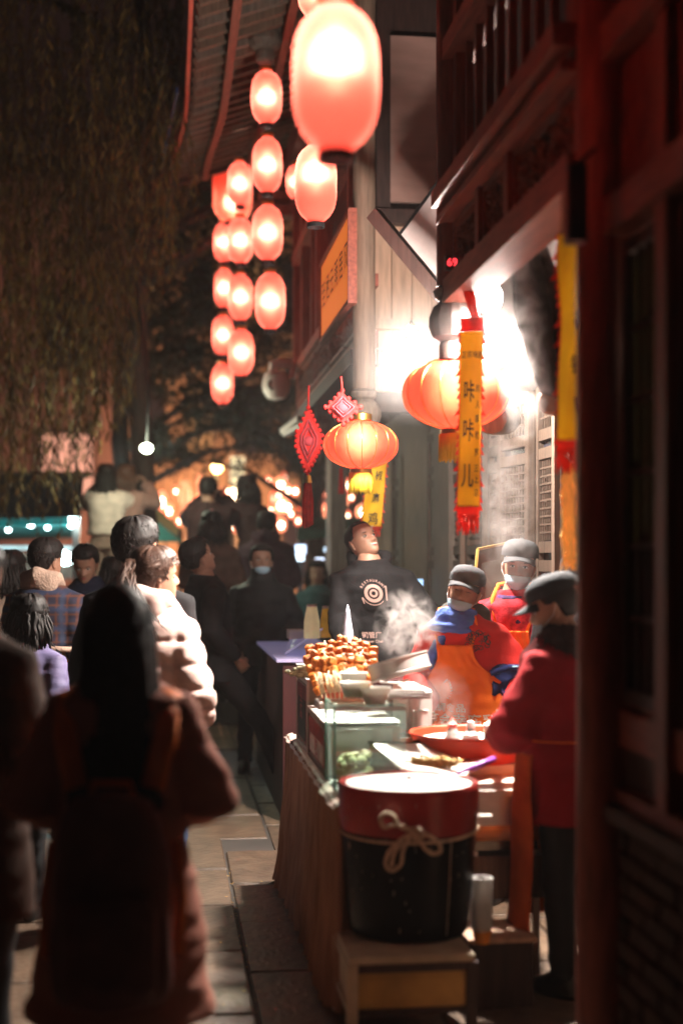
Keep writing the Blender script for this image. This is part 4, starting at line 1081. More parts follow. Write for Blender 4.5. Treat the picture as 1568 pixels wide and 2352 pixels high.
# skewers of fried tofu cubes
tofu = mat('fried_tofu', (.78, .23, .03), .55, var=.35, scale=45, bump=.5, bscale=120)
bamboo = mat('bamboo_stick', (.75, .60, .36), .6, var=.15)
tb_ = []
for k in range(4):
    g = G(); r = random.Random(k + 20); M = Euler((r.uniform(0, 3), r.uniform(0, 3), r.uniform(0, 3))).to_matrix()
    g.box((0, 0, 0), (.036, .036, .036)); me = g.mesh('tofu_cube'); bm = bmesh.new(); bm.from_mesh(me); bmesh.ops.bevel(bm, geom=bm.edges[:], offset=.007, segments=1, affect='EDGES')
    for v in bm.verts: v.co *= 1 + .12 * noise.noise(v.co * 60 + V((k, 0, 0)))
    bmesh.ops.recalc_face_normals(bm, faces=bm.faces); bm.to_mesh(me); bm.free(); me.materials.append(tofu); tb_.append(me)
rnd = random.Random(11); N_SK = 30; place = ('front row left', 'front row middle', 'front row right', 'back row left', 'back row middle', 'back row right')
g = G(); q0 = P(790, 1600, 6.1)
o = thing('skewer_tray', 'shallow white tray holding the upright tofu skewers', 'tray', (.80, 6.35, 1.0))
g = G(); g.bev((.80, 6.35, ZT + .235), (.30, .50, .03), .006); g.build('tray_body', whitep, o, 0)
g = G(); g.bev((.80, 6.35, ZT + .275), (.24, .44, .05), .006); g.build('sauce_layer', mat('chili_red', (.55, .10, .03), .4, var=.5, scale=60), o, 0)
for k in range(N_SK):
    u = (k % 10) / 9; row = k // 10
    x = 712 + 146 * u + rnd.uniform(-7, 7); yt = 1474 + 19 * row + 10 * abs(u - .5) * 2 + rnd.uniform(-9, 9) - 12 * (1 - abs(u - .5) * 2); d = 6.55 - .18 * row + rnd.uniform(-.05, .05)
    top = P(x, yt, d); bot = P(740 + 90 * u, 1590, 6.3 - .1 * row); bot.z = ZT + .27
    dr = (bot - top).normalized(); side = 'left' if x < 760 else ('right' if x > 815 else 'middle'); rw = ('back', 'middle', 'front')[row]
    t = thing('tofu_skewer', f'upright tofu skewer in the {rw} row of the bunch, {ORD[k % 10]} from the left', 'skewer', top, 'upright tofu skewers on the stall')
    g = G(); g.cyl(top - dr * (.02 if k % 5 == 2 else .006), bot, .0028, n=5); g.build('stick', bamboo, t, 180)
    for j in range(4 if k % 3 else 3):
        c = top + dr * (.018 + .039 * j) + V((rnd.uniform(-.004, .004), rnd.uniform(-.004, .004), 0)) - top
        inst('tofu_cube', tb_[rnd.randrange(4)], t, c, (rnd.uniform(-.5, .5), rnd.uniform(-.5, .5), rnd.uniform(0, 3)), (rnd.uniform(.85, 1.2),) * 3)
g = G()
for k in range(70):
    u = rnd.random(); a = P(728 + 95 * u, 1596 - 14 * u, 5.95); g.cyl(a, a + V((.012 * rnd.uniform(-1, 1) - .01, rnd.uniform(-.02, .05), .085 * rnd.uniform(.8, 1.1))), .0022, n=4)
o = g.build('bamboo_sticks', bamboo, None, 180, fixn=False); tag(o, 'dense row of bare bamboo sticks standing in front of the tofu skewers', 'sticks')
g = G()
for k in range(40): g.ell(P(695 + rnd.gauss(0, 12), 1545 + rnd.gauss(0, 6), 6.45), (.016, .016, .010), n=6, m=4)
o = g.build('herb_heap', mat('herb_grey', (.35, .36, .22), .7, var=.5, scale=60)); tag(o, 'small heap of dried herbs at the far left corner of the stall', 'food')
o = thing('white_tub', 'white plastic tub behind the herbs on the far display box', 'tub', P(712, 1540, 6.6)); g = G(); q = P(712, 1556, 6.62); g.lathe([(.001, 0), (.05, 0), (.062, .06), (.066, .063), (.058, .06), (.045, .01), (.001, .008)], q, 24); g.build('tub_wall', whitep, o)
# bowls
bowlm = translu(mat('milky_plastic', (.88, .86, .80), .3, var=.05), .35); soup = mat('pickled_food', (.72, .50, .15), .5, var=.4, scale=50, bump=.6)
def bowl(label, p, r, h, food=soup, name='bowl'):
    t = thing(name, label, 'bowl', p)
    g = G(); g.lathe([(.001, 0), (r * .62, 0), (r * .80, h * .4), (r * .97, h * .95), (r * 1.05, h), (r * 1.04, h * 1.03), (r * .93, h * .93), (r * .76, h * .4), (r * .58, h * .08), (.001, h * .08)], p, 28); g.build('bowl_wall', bowlm, t)
    g = G(); g.lathe([(.001, h * .80), (r * .5, h * .78), (r * .86, h * .70)], p, 20, wob=lambda a, z: 1 + .05 * sin(5 * a)); g.build('contents', food, t)
    return t
bowl('milky plastic bowl on the glass case, left one', V((.705, 5.36, z1 + .024)), .060, .055)
bowl('milky plastic bowl on the glass case, right one with yellow pickle', P(862, 1619, 5.35), .058, .065)
bowl('milky plastic tub behind the two bowls, in front of the skewers', P(812, 1586, 5.62), .055, .07)
t = thing('steel_tray', 'shiny steel tray lying on the glass case under the bowls', 'tray', (.78, 5.45, z1)); g = G(); g.bev((.90, 5.50, z1 + .013), (.22, .14, .012), .004); g.build('tray_plate', steel, t, 0)
g = G()
for a, b in (((.79, 5.43, z1 + .02), (1.01, 5.438, z1 + .032)), ((.79, 5.562, z1 + .02), (1.01, 5.57, z1 + .032)), ((.79, 5.439, z1 + .02), (.798, 5.561, z1 + .032)), ((1.002, 5.439, z1 + .02), (1.01, 5.561, z1 + .032))): g.bb(a, b)
g.build('rim', steel, t, 0)
# tilted steamer ring
q = P(917, 1533, 5.95); M = Euler((R(-8), R(-14), 0)).to_matrix()
t = thing('steamer', 'round stainless steel steamer pan tilted on its stack, steam behind it', 'pan', q); r = .128
g = G(); g.lathe([(.001, -.035), (r * .96, -.035), (r, -.03), (r, .030), (r * 1.03, .034), (r * 1.03, .040), (r * .97, .040), (r * .96, -.025), (.001, -.025)], q, 40, M=M); g.build('pan_wall', steel, t)
g = G(); g.lathe([(r * 1.005, -.03), (r * 1.03, -.028), (r * 1.03, -.020), (r * 1.005, -.018)], q, 40, M=M); g.build('bead', steel, t)
g = G(); g.lathe([(.001, .012), (r * .94, .010)], q, 24, M=M); g.build('contents', mat('black_beans', (.06, .045, .04), .5, var=.8, scale=70, bump=.8), t)
g = G(); g.tube([q + V((.02, -.12, -.04)), q + V((-.03, -.135, -.055)), q + V((-.10, -.11, -.05))], .006); g.build('handle', steel, t)
g = G(); g.lathe([(.001, 0), (.11, 0), (.115, .01), (.115, .16), (.12, .165), (.11, .165)], V((q.x - .01, q.y + .02, ZT + .001)), 32); g.build('steamer_base', steel, t)
# white cabinet behind
g = G(); g.bev((1.06, 6.15, ZT + .16), (.10, .42, .31), .006); o = g.build('white_box', whitep, None, 0); tag(o, 'plain white box standing behind the tilted steamer', 'box')
# deep pots with skewers
def pot(label, x, yt, d, w, z0=ZT, m=steel, mb=None):
    p = P(x, yt, d); r = w / 2 * d / FPX; p.z = z0; h = 1.6 - (yt - 1289) * d / FPX - z0
    t = thing('pot', label, 'pot', p)
    g = G(); g.lathe([(.001, 0), (r * .97, 0), (r, .012), (r, h * .48), (r * 1.03, h * .5), (r * 1.03, h * .53), (r, h * .55), (r, h - .006), (r * 1.035, h), (r * 1.035, h + .006), (r * .97, h + .004), (r * .96, h - .05), (.001, h - .05)], p, 44); g.build('pot_wall', mb or m, t)
    return t, p, r, h
dk = mat('dark_steel', (.20, .17, .15), .25, .9, var=.2, scale=10, stretch=(4, 4, 1))
t, p, r, h = pot('dark steel double-stacked pot full of thin skewers behind the glass case', 886, 1696, 5.72, 168, mb=dk)
g = G(); g.bb(p + V((-.004, -r * .96, h - .045)), p + V((.004, r * .96, h + .001))); g.bb(p + V((.0045, -.004, h - .045)), p + V((r * .95, .004, h + .001))); g.build('divider', steel, t, 0)
g = G(); g.lathe([(.001, h - .03), (r * .95, h - .03)], p, 24); g.build('broth', mat('red_broth', (.42, .13, .04), .15, var=.5, scale=25), t)
g = G()
for k in range(34):
    a = p + V((-r * .5 + rnd.uniform(-.05, .055), rnd.uniform(-.08, .08), h - .04)); g.cyl(a, a + V((-.02 + rnd.uniform(-.03, .02), rnd.uniform(-.02, .02), .085 + rnd.uniform(-.015, .02))), .0022, n=4)
o = g.build('skewer_bunch', bamboo, None, 180, fixn=False); tag(o, 'bunch of thin bamboo skewers leaning in the dark steel pot', 'skewers')
# steel cup
q = P(965, 1686, 5.95); g = G(); hh = .098; g.lathe([(.001, 0), (.037, 0), (.030, hh), (.033, hh + .002), (.027, hh)], q, 28); o = g.build('tumbler', steel); tag(o, 'upturned steel tumbler between the pot and the orange apron', 'cup')
# red plastic basin with bottles
redp = mat('red_plastic', (.80, .07, .03), .35, var=.1, scale=3)
q = P(1078, 1735, 5.75); q.z = ZT + .06; rx = .235
t = thing('basin', 'big round red plastic basin holding sauce bottles', 'basin', q)
g = G(); g.lathe([(.001, 0), (rx * .86, 0), (rx * .9, .01), (rx, .10), (rx * 1.04, .104), (rx * 1.04, .112), (rx * .985, .108), (rx * .88, .014), (.001, .014)], q, 48); g.build('basin_wall', redp, t)
g = G(); g.lathe([(.001, .085), (rx * .90, .083)], q, 32, wob=lambda a, z: 1 + .02 * sin(7 * a)); g.build('rice', mat('white_rice', (.75, .72, .66), .7, var=.1, scale=80, bump=.8, bscale=120), t)
g = G(); g.bb(q + V((-.2, -.15, -.06)), q + V((.2, .2, -.003))); g.build('stand', steel, t, 0)
def bottle(label, x, yb, yt, w, d, kind):
    p = P(x, yb, d); h = (yb - yt) * d / FPX; r = w / 2 * d / FPX
    t = thing('sauce_bottle', label, 'bottle', p)
    clear = mat('clear_plastic', (.85, .82, .78), .2, var=.03, trans=.6)
    if kind == 'cone': pr = [(.001, 0), (r, 0), (r, h * .1), (r * .55, h * .6), (r * .45, h * .66)]; lid = [(r * .52, h * .66), (r * .5, h * .8), (r * .3, h * .86), (r * .15, h), (.001, h)]
    elif kind == 'round': pr = [(.001, 0), (r, 0), (r * 1.0, h * .42), (r * .5, h * .58), (r * .42, h * .68)]; lid = [(r * .5, h * .68), (r * .48, h * .78), (r * .38, h * .97), (.001, h)]
    else: pr = [(.001, 0), (r, 0), (r, h * .58), (r * .92, h * .62)]; lid = [(r * 1.02, h * .58), (r * 1.02, h * .70), (r * .75, h * .74), (r * .55, h * .80), (r * .28, h * .84), (r * .12, h), (.001, h)]
    g = G(); g.lathe(pr, p, 24); g.build('flask', clear if kind != 'squeeze' else mat('milky_squeeze', (.75, .68, .5), .35, var=.05), t)
    g = G(); g.lathe([(a * 1.015, b) for a, b in pr[1:2]] + [(r * 1.015 if kind != 'cone' else r * .8, h * .40)], p, 24); g.build('fill', mat('soy_sauce', (.03, .03, .04), .2) if kind == 'squeeze' else mat('white_sauce', (.8, .78, .74), .5), t)
    g = G(); g.lathe(lid, p, 20); g.build('cap', mat('pink_lid', (.85, .25, .22), .4) if kind == 'cone' else whitep, t)
bottle('cone-shaped clear sauce bottle with a pink cap in the red basin', 1038, 1712, 1650, 42, 5.72, 'cone')
bottle('round clear sauce bottle with white cap, middle one in the red basin', 1080, 1710, 1655, 40, 5.72, 'round')
bottle('squeeze bottle with white nozzle and dark soy sauce in the red basin', 1132, 1711, 1643, 44, 5.72, 'squeeze')
# steel chute / cutting board, noodles and purple ladle
t = thing('noodle_tray', 'bright steel griddle tray with a heap of yellow noodles', 'tray', P(990, 1770, 5.45))
c4 = [P(856, 1712, 5.5), P(1066, 1708, 5.75), P(1128, 1752, 5.5), P(1050, 1790, 5.32), P(920, 1768, 5.32)]
g = G(); g.prism(c4, (0, 0, .006)); g.build('plate', steel, t, 0)
g = G(); g.bb((1.0, 5.28, ZT - .02), (1.38, 5.75, ZT + .02)); g.build('griddle', steel, t, 0)
g = G()
for k in range(260):
    c = P(990 + rnd.gauss(0, 26), 1760 + rnd.gauss(0, 4), 5.40); a = rnd.uniform(0, 6); pts = [c + V((.022 * cos(a + q * 1.1) * rnd.uniform(.6, 1), .02 * sin(a + q * 1.1), .004 * q + rnd.uniform(0, .012))) for q in range(5)]; g.tube(pts, .0028, 4)
g.build('noodles', mat('noodles', (.85, .55, .18), .45, var=.3, scale=60), t, 180, kind='stuff', fixn=False)
t = thing('ladle', 'purple-handled ladle resting on the barrel rim', 'ladle', P(1090, 1765, 5.1)); g = G(); g.tube([P(1046, 1778, 5.1), P(1090, 1762, 5.1), P(1136, 1742, 5.12)], [.006, .011, .010], 10); g.build('handle', mat('purple_plastic', (.42, .10, .62), .4), t, 180)
g = G(); g.ell(P(1030, 1786, 5.08), (.045, .04, .012)); g.build('bowl', steel, t, 180)
# ---------------- barrel on its stool
bc = P(937, 1793, 5.02); zr, zb = .826, .305; rt, rb = .247, .208
t = thing('barrel', 'large tapered wooden barrel, black below and red above, tied with a rope bow', 'barrel', (bc.x, bc.y, zb))
p = V((bc.x, bc.y, 0)); zz = .665
def wobb(a, z): return 1 + .004 * (abs(cos(11 * a)) > .985)
rz_ = lambda z: rb + (rt - rb) * ((z - zb) / (zr - zb)) ** .8
g = G(); g.lathe([(.001, zb), (rb * .97, zb), (rb, zb + .01)] + [(rz_(zb + (zz - zb) * i / 8), zb + (zz - zb) * i / 8) for i in range(1, 9)], p, 64, wob=wobb); g.build('black_body', mat('black_lacquer', (.006, .005, .005), .3, spec=.12, var=.4, scale=9, bump=.1, bscale=50), t)
g = G(); g.lathe([(rz_(zz), zz), (rt * .995, zz + .05), (rt, zr - .03), (rt * .995, zr - .008), (rt * .975, zr), (rt * .95, zr - .002), (rt * .93, zr - .02), (rt * .92, zr - .10), (.001, zr - .10)], p, 64, wob=wobb); g.build('red_band', mat('red_lacquer2', (.33, .022, .018), .3, var=.25, scale=7, bump=.1), t)
g = G(); g.lathe([(.001, zr + .006), (rt * .3, zr + .012), (rt * .6, zr + .004), (rt * .90, zr - .008)], p, 40, wob=lambda a, z: 1 + .02 * sin(5 * a + z * 40)); g.build('rice', mat('white_rice', (.8, .78, .72), .7), t)
g = G(); g.ell(p + V((.0, -.02, zr + .012)), (.012, .02, .008)); g.build('dark_crumb', darkwood, t, 180)
sq = G()
a0 = R(-62); sq.tube([p + V((cos(a0) * (rz_(z) + .003), sin(a0) * (rz_(z) + .003), z)) for z in (zb + .02, zb + .2, zz - .02)], .0025, 5); sq.build('stave_seam', mat('worn_edge', (.35, .28, .2), .5), t, 180)
sq = G(); sq.bb(p + V((rt - .004, -.03, zr - .14)), p + V((rt + .05, .0, zr - .125))); sq.build('handle', steel, t, 0)
fk = G(); rf = random.Random(12)
for k in range(46):
    a = R(rf.uniform(-165, -15)); z = rf.uniform(zb + .03, zr - .03); rr2 = rz_(z) if z < zz else rt; s_ = rf.uniform(.0015, .005)
    fk.ell(p + V((cos(a) * rr2, sin(a) * rr2, z)), (s_, s_ * .6, s_ * rf.uniform(.6, 3)), Euler((0, 0, a)).to_matrix(), 6, 4)
fk.build('scuff_marks', mat('worn_edge', (.35, .28, .2), .5), t, 180, kind='stuff')
ropem = mat('pale_rope', (.62, .48, .34), .8, var=.25, scale=60, bump=.8, bscale=150)
g = G()
def twist(pts, r=.0065):
    P_ = [V(q) for q in pts]; fine = []
    for i in range(len(P_) - 1):
        for k in range(6):
            u = k / 6; p0, p1, p2, p3 = P_[max(i - 1, 0)], P_[i], P_[i + 1], P_[min(i + 2, len(P_) - 1)]
            fine.append(.5 * ((2 * p1) + (p2 - p0) * u + (2 * p0 - 5 * p1 + 4 * p2 - p3) * u * u + (3 * p1 - p0 - 3 * p2 + p3) * u ** 3))
    fine.append(P_[-1]); g.tube(fine, [r * (1 + .18 * (i % 2)) for i in range(len(fine))], 6)
ring = [p + V((cos(a) * (rz_(zz) + .006), sin(a) * (rz_(zz) + .006), zz - .002 + .012 * sin(a * 1 + .4))) for a in [2 * pi * i / 40 for i in range(41)]]
twist(ring, .005)
kc = P(990, 1912, 4.76); kd = 4.75
def kp(x, y, o=0): q = P(x, y, 4.755 - o); return q
K = (957, 1915)
twist([kp(960, 1915, .01), kp(930, 1900, .03), kp(905, 1895, .03), kp(882, 1900, .02), kp(873, 1882, .02), kp(885, 1868, .03), kp(905, 1875, .04), kp(915, 1895, .03), kp(950, 1912, .01)])
twist([kp(955, 1915, .01), kp(925, 1925, .03), kp(895, 1955, .03), kp(885, 1985, .02), kp(900, 2000, .02), kp(920, 1985, .03), kp(925, 1955, .04), kp(940, 1925, .02), kp(960, 1912, .01)])
twist([kp(965, 1912, .02), kp(985, 1920, .03), kp(1008, 1938, .03), kp(1010, 1956, .02), kp(990, 1960, .02), kp(970, 1942, .03), kp(962, 1918, .02)])
twist([kp(950, 1915, .01), kp(932, 1935, .02), kp(915, 1945, .03), kp(905, 1960, .03), kp(898, 1990, .02)])
twist([kp(948, 1905, .02), kp(965, 1908, .035), kp(968, 1922, .03), kp(950, 1925, .03), kp(945, 1912, .03)], .009)
g.build('rope_bow', ropem, t, 180, fixn=False)
# stool
sc = V((.80, 4.84, 0)); cream = mat('lit_cream', (.50, .42, .30), .5, var=.25, scale=8); och = mat('ochre_panel', (.50, .30, .08), .4, var=.35, scale=5)  # cream holds the light falling on the stool's left side
t = thing('stool', 'low wooden stool with framed panels under the barrel', 'stool', sc); zt_ = .285; hw, hd = .20, .20
g = G(); g.bev(sc + V((0, 0, zt_)), (.42, .42, .025), .004); g.build('seat', cream, t, 0)
for sx in (-1, 1):
    for sy in (-1, 1): g = G(); g.bb(sc + V((sx * hw - .018, sy * hd - .018, 0)), sc + V((sx * hw + .018, sy * hd + .018, zt_ - .0135))); g.build('leg', darkwood if sx > 0 else cream, t, 0)  # left legs coloured as lit, right legs coloured as shaded
for z0, z1_ in ((.245, .27), (.105, .125)):
    g = G(); g.bb(sc + V((-hw + .019, -hd - .014, z0)), sc + V((hw - .019, -hd + .01, z1_))); g.build('front_rail', darkwood, t, 0)
    g = G(); g.bb(sc + V((-hw - .014, -hd + .019, z0)), sc + V((-hw + .01, hd - .019, z1_))); g.build('side_rail', cream, t, 0)
g = G(); g.bb(sc + V((-hw + .019, -hd - .004, .126)), sc + V((hw - .019, -hd + .006, .244))); g.build('front_panel', och, t, 0)
g = G(); g.bb(sc + V((-hw - .004, -hd + .019, .126)), sc + V((-hw + .006, hd - .019, .244))); g.build('side_panel', cream, t, 0)
g = G(); g.bb(sc + V((-hw + .05, -hd - .007, .15)), sc + V((hw - .05, -hd - .0045, .225))); g.build('raised_field', och, t, 0)
# cart with steel counter right of the barrel, paper cups on a crate
t = thing('steel_cart', 'stainless steel cooking cart with shelf to the right of the barrel', 'cart', (1.2, 5.3, 0))
def cb(a, b, nm, m=steel): g = G(); g.bb(a, b); return g.build(nm, m, t, 0)
cb((1.13, 5.27, .60), (1.40, 5.75, .715), 'counter_box'); cb((1.11, 5.25, .715), (1.42, 5.78, .735), 'counter_top'); cb((1.14, 5.30, .50), (1.40, 5.7, .535), 'drawer_rail', mat('dark_steel', (.2, .17, .15), .3))
cb((1.13, 5.28, .32), (1.42, 5.74, .48), 'wood_shelf_box', oldwood)
for x in (1.14, 1.38): cb((x, 5.29, 0), (x + .025, 5.315, .50), 'leg', steel)
t = thing('crate', 'dark crate with a pale top under the stack of paper cups', 'crate', (1.16, 5.05, 0))
cb((1.07, 4.98, 0), (1.30, 5.24, .235), 'crate_box', darkwood); cb((1.06, 4.97, .236), (1.31, 5.25, .252), 'lid', palewood)
q = P(1106, 2110, 5.02); q.z = .253; t = thing('cup_stack', 'tall stack of white paper cups with an orange cup at the bottom', 'cups', q)
g = G(); 
for i in range(22):
    g = G(); z = .045 + i * .0085; g.lathe([(.031, z), (.036, z + .0070), (.0385, z + .0072), (.0385, z + .0080), (.034, z + .008)], q, 24); g.build('paper_cup', whitep, t)
g = G(); g.lathe([(.001, 0), (.026, 0), (.034, .044), (.030, .044)], q, 24); g.build('orange_cup', mat('orange_cup', (.85, .32, .05), .5, var=.2, scale=30), t)
# floor pole cloth at the very right omitted; blue tea towel handled with the workers
# ================================================================== NEXT STALL: dark counter with sloping pale shield, jars
t = thing('dark_counter', 'dark red counter of the next stall behind the black-clad men', 'counter', (.9, 9, 0))
def cb2(a, b, nm, m): g = G(); g.bb(a, b); return g.build(nm, m, t, 0)
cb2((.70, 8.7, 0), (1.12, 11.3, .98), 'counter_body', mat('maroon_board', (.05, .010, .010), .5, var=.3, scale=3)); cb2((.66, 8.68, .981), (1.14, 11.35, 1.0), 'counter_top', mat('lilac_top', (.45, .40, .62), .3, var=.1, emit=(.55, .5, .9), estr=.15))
g = G(); g.prism([P(655, 1504, 9.0), P(733, 1452, 8.9), P(741, 1446, 8.9), P(712, 1458, 9.6), P(668, 1460, 9.8)], (0, 0, .012)); g.build('sloping_shield', mat('lilac_top', (.5, .5, .6), .3), t, 0)
def jar(label, x, yb, yt, w, d, m, lid): 
    p = P(x, yb, d); h = (yb - yt) * d / FPX; r = w / 2 * d / FPX; tt = thing('jar', label, 'jar', p); g = G(); g.lathe([(.001, 0), (r, 0), (r * .95, h * .5), (r * .62, h * .93), (r * .5, h * .93)], p, 20); g.build('jar_body', m, tt)
    g = G(); g.lathe([(r * .66, h * .93), (r * .64, h), (.001, h)], p, 20); g.build('lid', lid, tt)
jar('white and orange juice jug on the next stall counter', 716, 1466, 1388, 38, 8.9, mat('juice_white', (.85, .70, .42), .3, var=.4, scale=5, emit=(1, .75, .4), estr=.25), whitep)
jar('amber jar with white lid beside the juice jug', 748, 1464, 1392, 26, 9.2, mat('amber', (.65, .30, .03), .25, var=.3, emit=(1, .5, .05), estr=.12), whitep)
g = G(); g.bb(P(664, 1468, 9.2), P(700, 1448, 9.2) + V((0, .2, 0))); o = g.build('white_tray', whitep, None, 0); tag(o, 'small white tray left of the juice jug', 'tray')
p = P(798, 1475, 7.4); g = G(); g.lathe([(.001, 0), (.034, 0), (.030, .05), (.016, .13), (.013, .155), (.011, .17), (.003, .195), (.001, .196)], p, 16); o = g.build('squeeze_bag', mat('white_piping_bag', (.72, .72, .85), .4, var=.08, bump=.3)); tag(o, 'pointed white piping bag standing behind the tofu skewers', 'bag')
g = G(); g.bb((.98, 7.25, 0), (1.3, 7.6, .985)); o = g.build('stand', mat('maroon_board', (.1, .03, .03), .5), None, 0); tag(o, 'narrow dark stand behind the stall carrying the piping bag', 'stand')
# ================================================================== FAR BACKGROUND
ochre = mat('ochre_plaster', (.42, .27, .17), .9, var=.25, scale=.6, bump=.3, bscale=3)
rosy = mat('rosy_plaster', (.30, .17, .15), .9, var=.2, scale=.8)
def bldg(label, a, b, m, cols, rows, wy, lit, roofh=1.2):
    t = thing('far_building', label, 'building', ((a[0] + b[0]) / 2, a[1], 0))
    g = G(); g.bb(a, b); g.build('wall', m, t, 0)
    g = G(); g.prism([(a[0] - .5, a[1] - .5, b[2] + .01), (b[0] + .5, a[1] - .5, b[2] + .01), (b[0] + .2, a[1] + 2, b[2] + roofh), (a[0] - .2, a[1] + 2, b[2] + roofh)], (0, .2, 0)); g.build('roof', mat('dark_tile', (.03, .022, .022), .7), t, 0)
    W_ = (b[0] - a[0]) / cols
    for i in range(cols):
        for j in range(rows):
            x = a[0] + W_ * (i + .5); z = wy + j * 3
            if z + 1.6 > b[2]: continue
            g = G(); w = min(1.1, W_ * .5); g.bb((x - w / 2 - .06, a[1] - .06, z - .06), (x + w / 2 + .06, a[1] - .005, z + 1.56)); f = g.build('window', darkwood, t, 0)
            g = G(); g.bb((x - w / 2, a[1] - .08, z), (x + w / 2, a[1] - .061, z + 1.5)); g.build('pane', lit if (i + j) % 2 == 0 else mat('night_glass', (.03, .03, .05), .1), f, 0)
    return t
bldg('tall ochre building lit from below behind the trees', (-.95, 34, 0), (3.6, 40, 10.5), ochre, 4, 3, 1.2, mat('dim_lit_window', (.3, .2, .1), .4, emit=(1, .5, .2), estr=.25))
bldg('rosy building with pink lit windows behind the market roof', (-13, 32, 0), (-1.0, 36, 10), rosy, 5, 2, 2.9, emis('pink_window', (1, .42, .28), 1.1))
bldg('dark building closing the street at the right behind the lanterns', (4.8, 38, 0), (14, 44, 9), mat('dark_plaster', (.10, .07, .07), .9), 4, 2, 3, mat('dim_lit_window', (.3, .2, .1), .4))
# street lamps
def slamp(label, x, y, d, col, r, pw, e=25, face=(0, 0), pole=True):
    q = P(x, y, d); t = thing('street_lamp', label, 'street lamp', q)
    g = G(); g.ell(q, (r * 1.25, r, r), n=16, m=10); g.build('globe', emis('lamp_%d_%d' % (x, y), col, e), t, 180)
    if not pole: g = G(); g.tube([q + V((0, 0, r)), q + V((.02, .1, .5)), q + V((-.1, .4, 1.6))], .012, 5); g.build('cord', blackm, t, 180)
    if pole: g = G(); g.tube([q + V((0, .1, r)), q + V((0, .5, r + .1)), q + V((0, .55, 0)), V((q.x, q.y + .55, 0))], .05, 8); g.build('pole', blackm, t, 180)
    if pw: ptlight('lamp_light', (0, 0, 0), pw, col, .25, t)
slamp('greenish white street lamp glowing beside the tree trunk', 337, 1030, 13, (.92, 1, .72), .045, 60, 30, pole=False)
slamp('warm street lamp above the far lanterns, beside the white sign', 498, 1076, 24, (1, .62, .22), .075, 260, 25)
slamp('warm lamp just below the other warm one, behind the person filming', 533, 1135, 24, (1, .70, .40), .09, 60, 18)
ptlight('uplight_lamp', (0, 0, 0), 1000, (1, .50, .26), .4, tag(thing('uplight', 'wall uplight at the foot of the ochre building', 'floodlight', (.8, 31.0, 2.2))))
g = G(); g.bb((.6, 31.1, 1.9), (1.0, 31.3, 2.05)); g.build('fixture', blackm, [o for o in C.objects if o.name == 'uplight'][0], 0)
t = thing('uplight', 'wall uplight at the foot of the rosy building', 'floodlight', (-7.5, 29.4, 3.0)); g = G(); g.bb((-7.7, 29.5, 2.7), (-7.3, 29.7, 2.85)); g.build('fixture', blackm, t, 0); ptlight('uplight_lamp', (0, 0, 0), 330, (1, .42, .34), .4, t)
# white lit sign with a character
q = P(545, 1100, 26); t = thing('lit_sign', 'tall white lit sign with a brushed character among the far lanterns', 'sign', q); g = G(); g.box(q, (.26, .08, .80)); g.build('panel', mat('lit_panel', (.6, .6, .5), .5, var=.3, scale=6, emit=(.95, 1, .72), estr=.8), t, 0)
g = G(); text('火', .30, Matrix.Translation(q + V((0, -.045, .12))) @ Matrix.Rotation(R(90), 4, 'X'), g); g.build('character', ink, t, 0, fixn=False); g = G(); text('锅', .30, Matrix.Translation(q + V((0, -.045, -.2))) @ Matrix.Rotation(R(90), 4, 'X'), g); g.build('character', ink, t, 0, fixn=False)
# pink hanging cloths
for i, (x, y0, y1, w) in enumerate(((425, 1105, 1190, 20), (456, 1090, 1140, 14), (505, 1120, 1200, 22))):
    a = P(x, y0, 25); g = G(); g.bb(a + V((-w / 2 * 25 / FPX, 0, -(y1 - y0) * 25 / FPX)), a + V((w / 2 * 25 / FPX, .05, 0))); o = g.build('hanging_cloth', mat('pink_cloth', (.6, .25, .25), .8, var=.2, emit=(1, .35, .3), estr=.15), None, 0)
    tag(o, ('pink cloth hanging behind the left far lanterns', 'short pale pink cloth above the far lanterns', 'pink cloth just right of the person filming')[i], 'cloth')
# far lanterns
fl = [(340, 1143, 16, 34, 1), (372, 1152, 20, 44, 2), (389, 1173, 16, 30, 2), (426, 1140, 24, 52, 3), (429, 1188, 20, 34, 2), (450, 1152, 14, 30, 1), (548, 1148, 18, 46, 3), (536, 1168, 16, 40, 3), (549, 1182, 14, 34, 2), (541, 1208, 16, 26, 2),
      (644, 1113, 24, 30, 2), (662, 1126, 16, 22, 1), (668, 1146, 18, 22, 2), (645, 1160, 26, 36, 3), (660, 1165, 18, 24, 3), (668, 1180, 14, 20, 1), (645, 1205, 22, 30, 2), (632, 1195, 14, 26, 0), (690, 1162, 14, 22, 0), (706, 1144, 10, 14, 1),
      (728, 1149, 18, 22, 0), (726, 1180, 20, 26, 3), (752, 1168, 18, 26, 2), (772, 1144, 24, 30, 2), (753, 1197, 22, 28, 3), (790, 1154, 14, 16, 3), (764, 1178, 14, 28, 0), (782, 1182, 14, 26, 0), (796, 1186, 16, 24, 1), (793, 1114, 22, 30, 1),
      (832, 1176, 24, 30, 3), (828, 1196, 14, 18, 0), (722, 1208, 14, 24, 0), (615, 1105, 18, 18, 1), (628, 1145, 14, 30, 0), (702, 1200, 12, 30, 0), (655, 1095, 14, 20, 0),
      (354, 1176, 12, 22, 1), (404, 1128, 12, 22, 1), (412, 1196, 12, 22, 1), (678, 1128, 12, 18, 2), (684, 1196, 12, 20, 1), (742, 1132, 12, 18, 1), (736, 1206, 12, 18, 1), (806, 1142, 12, 18, 1), (812, 1204, 14, 22, 2), (774, 1208, 12, 20, 1), (640, 1136, 12, 22, 1), (622, 1172, 12, 22, 1), (524, 1128, 12, 20, 1), (566, 1196, 12, 22, 1)]
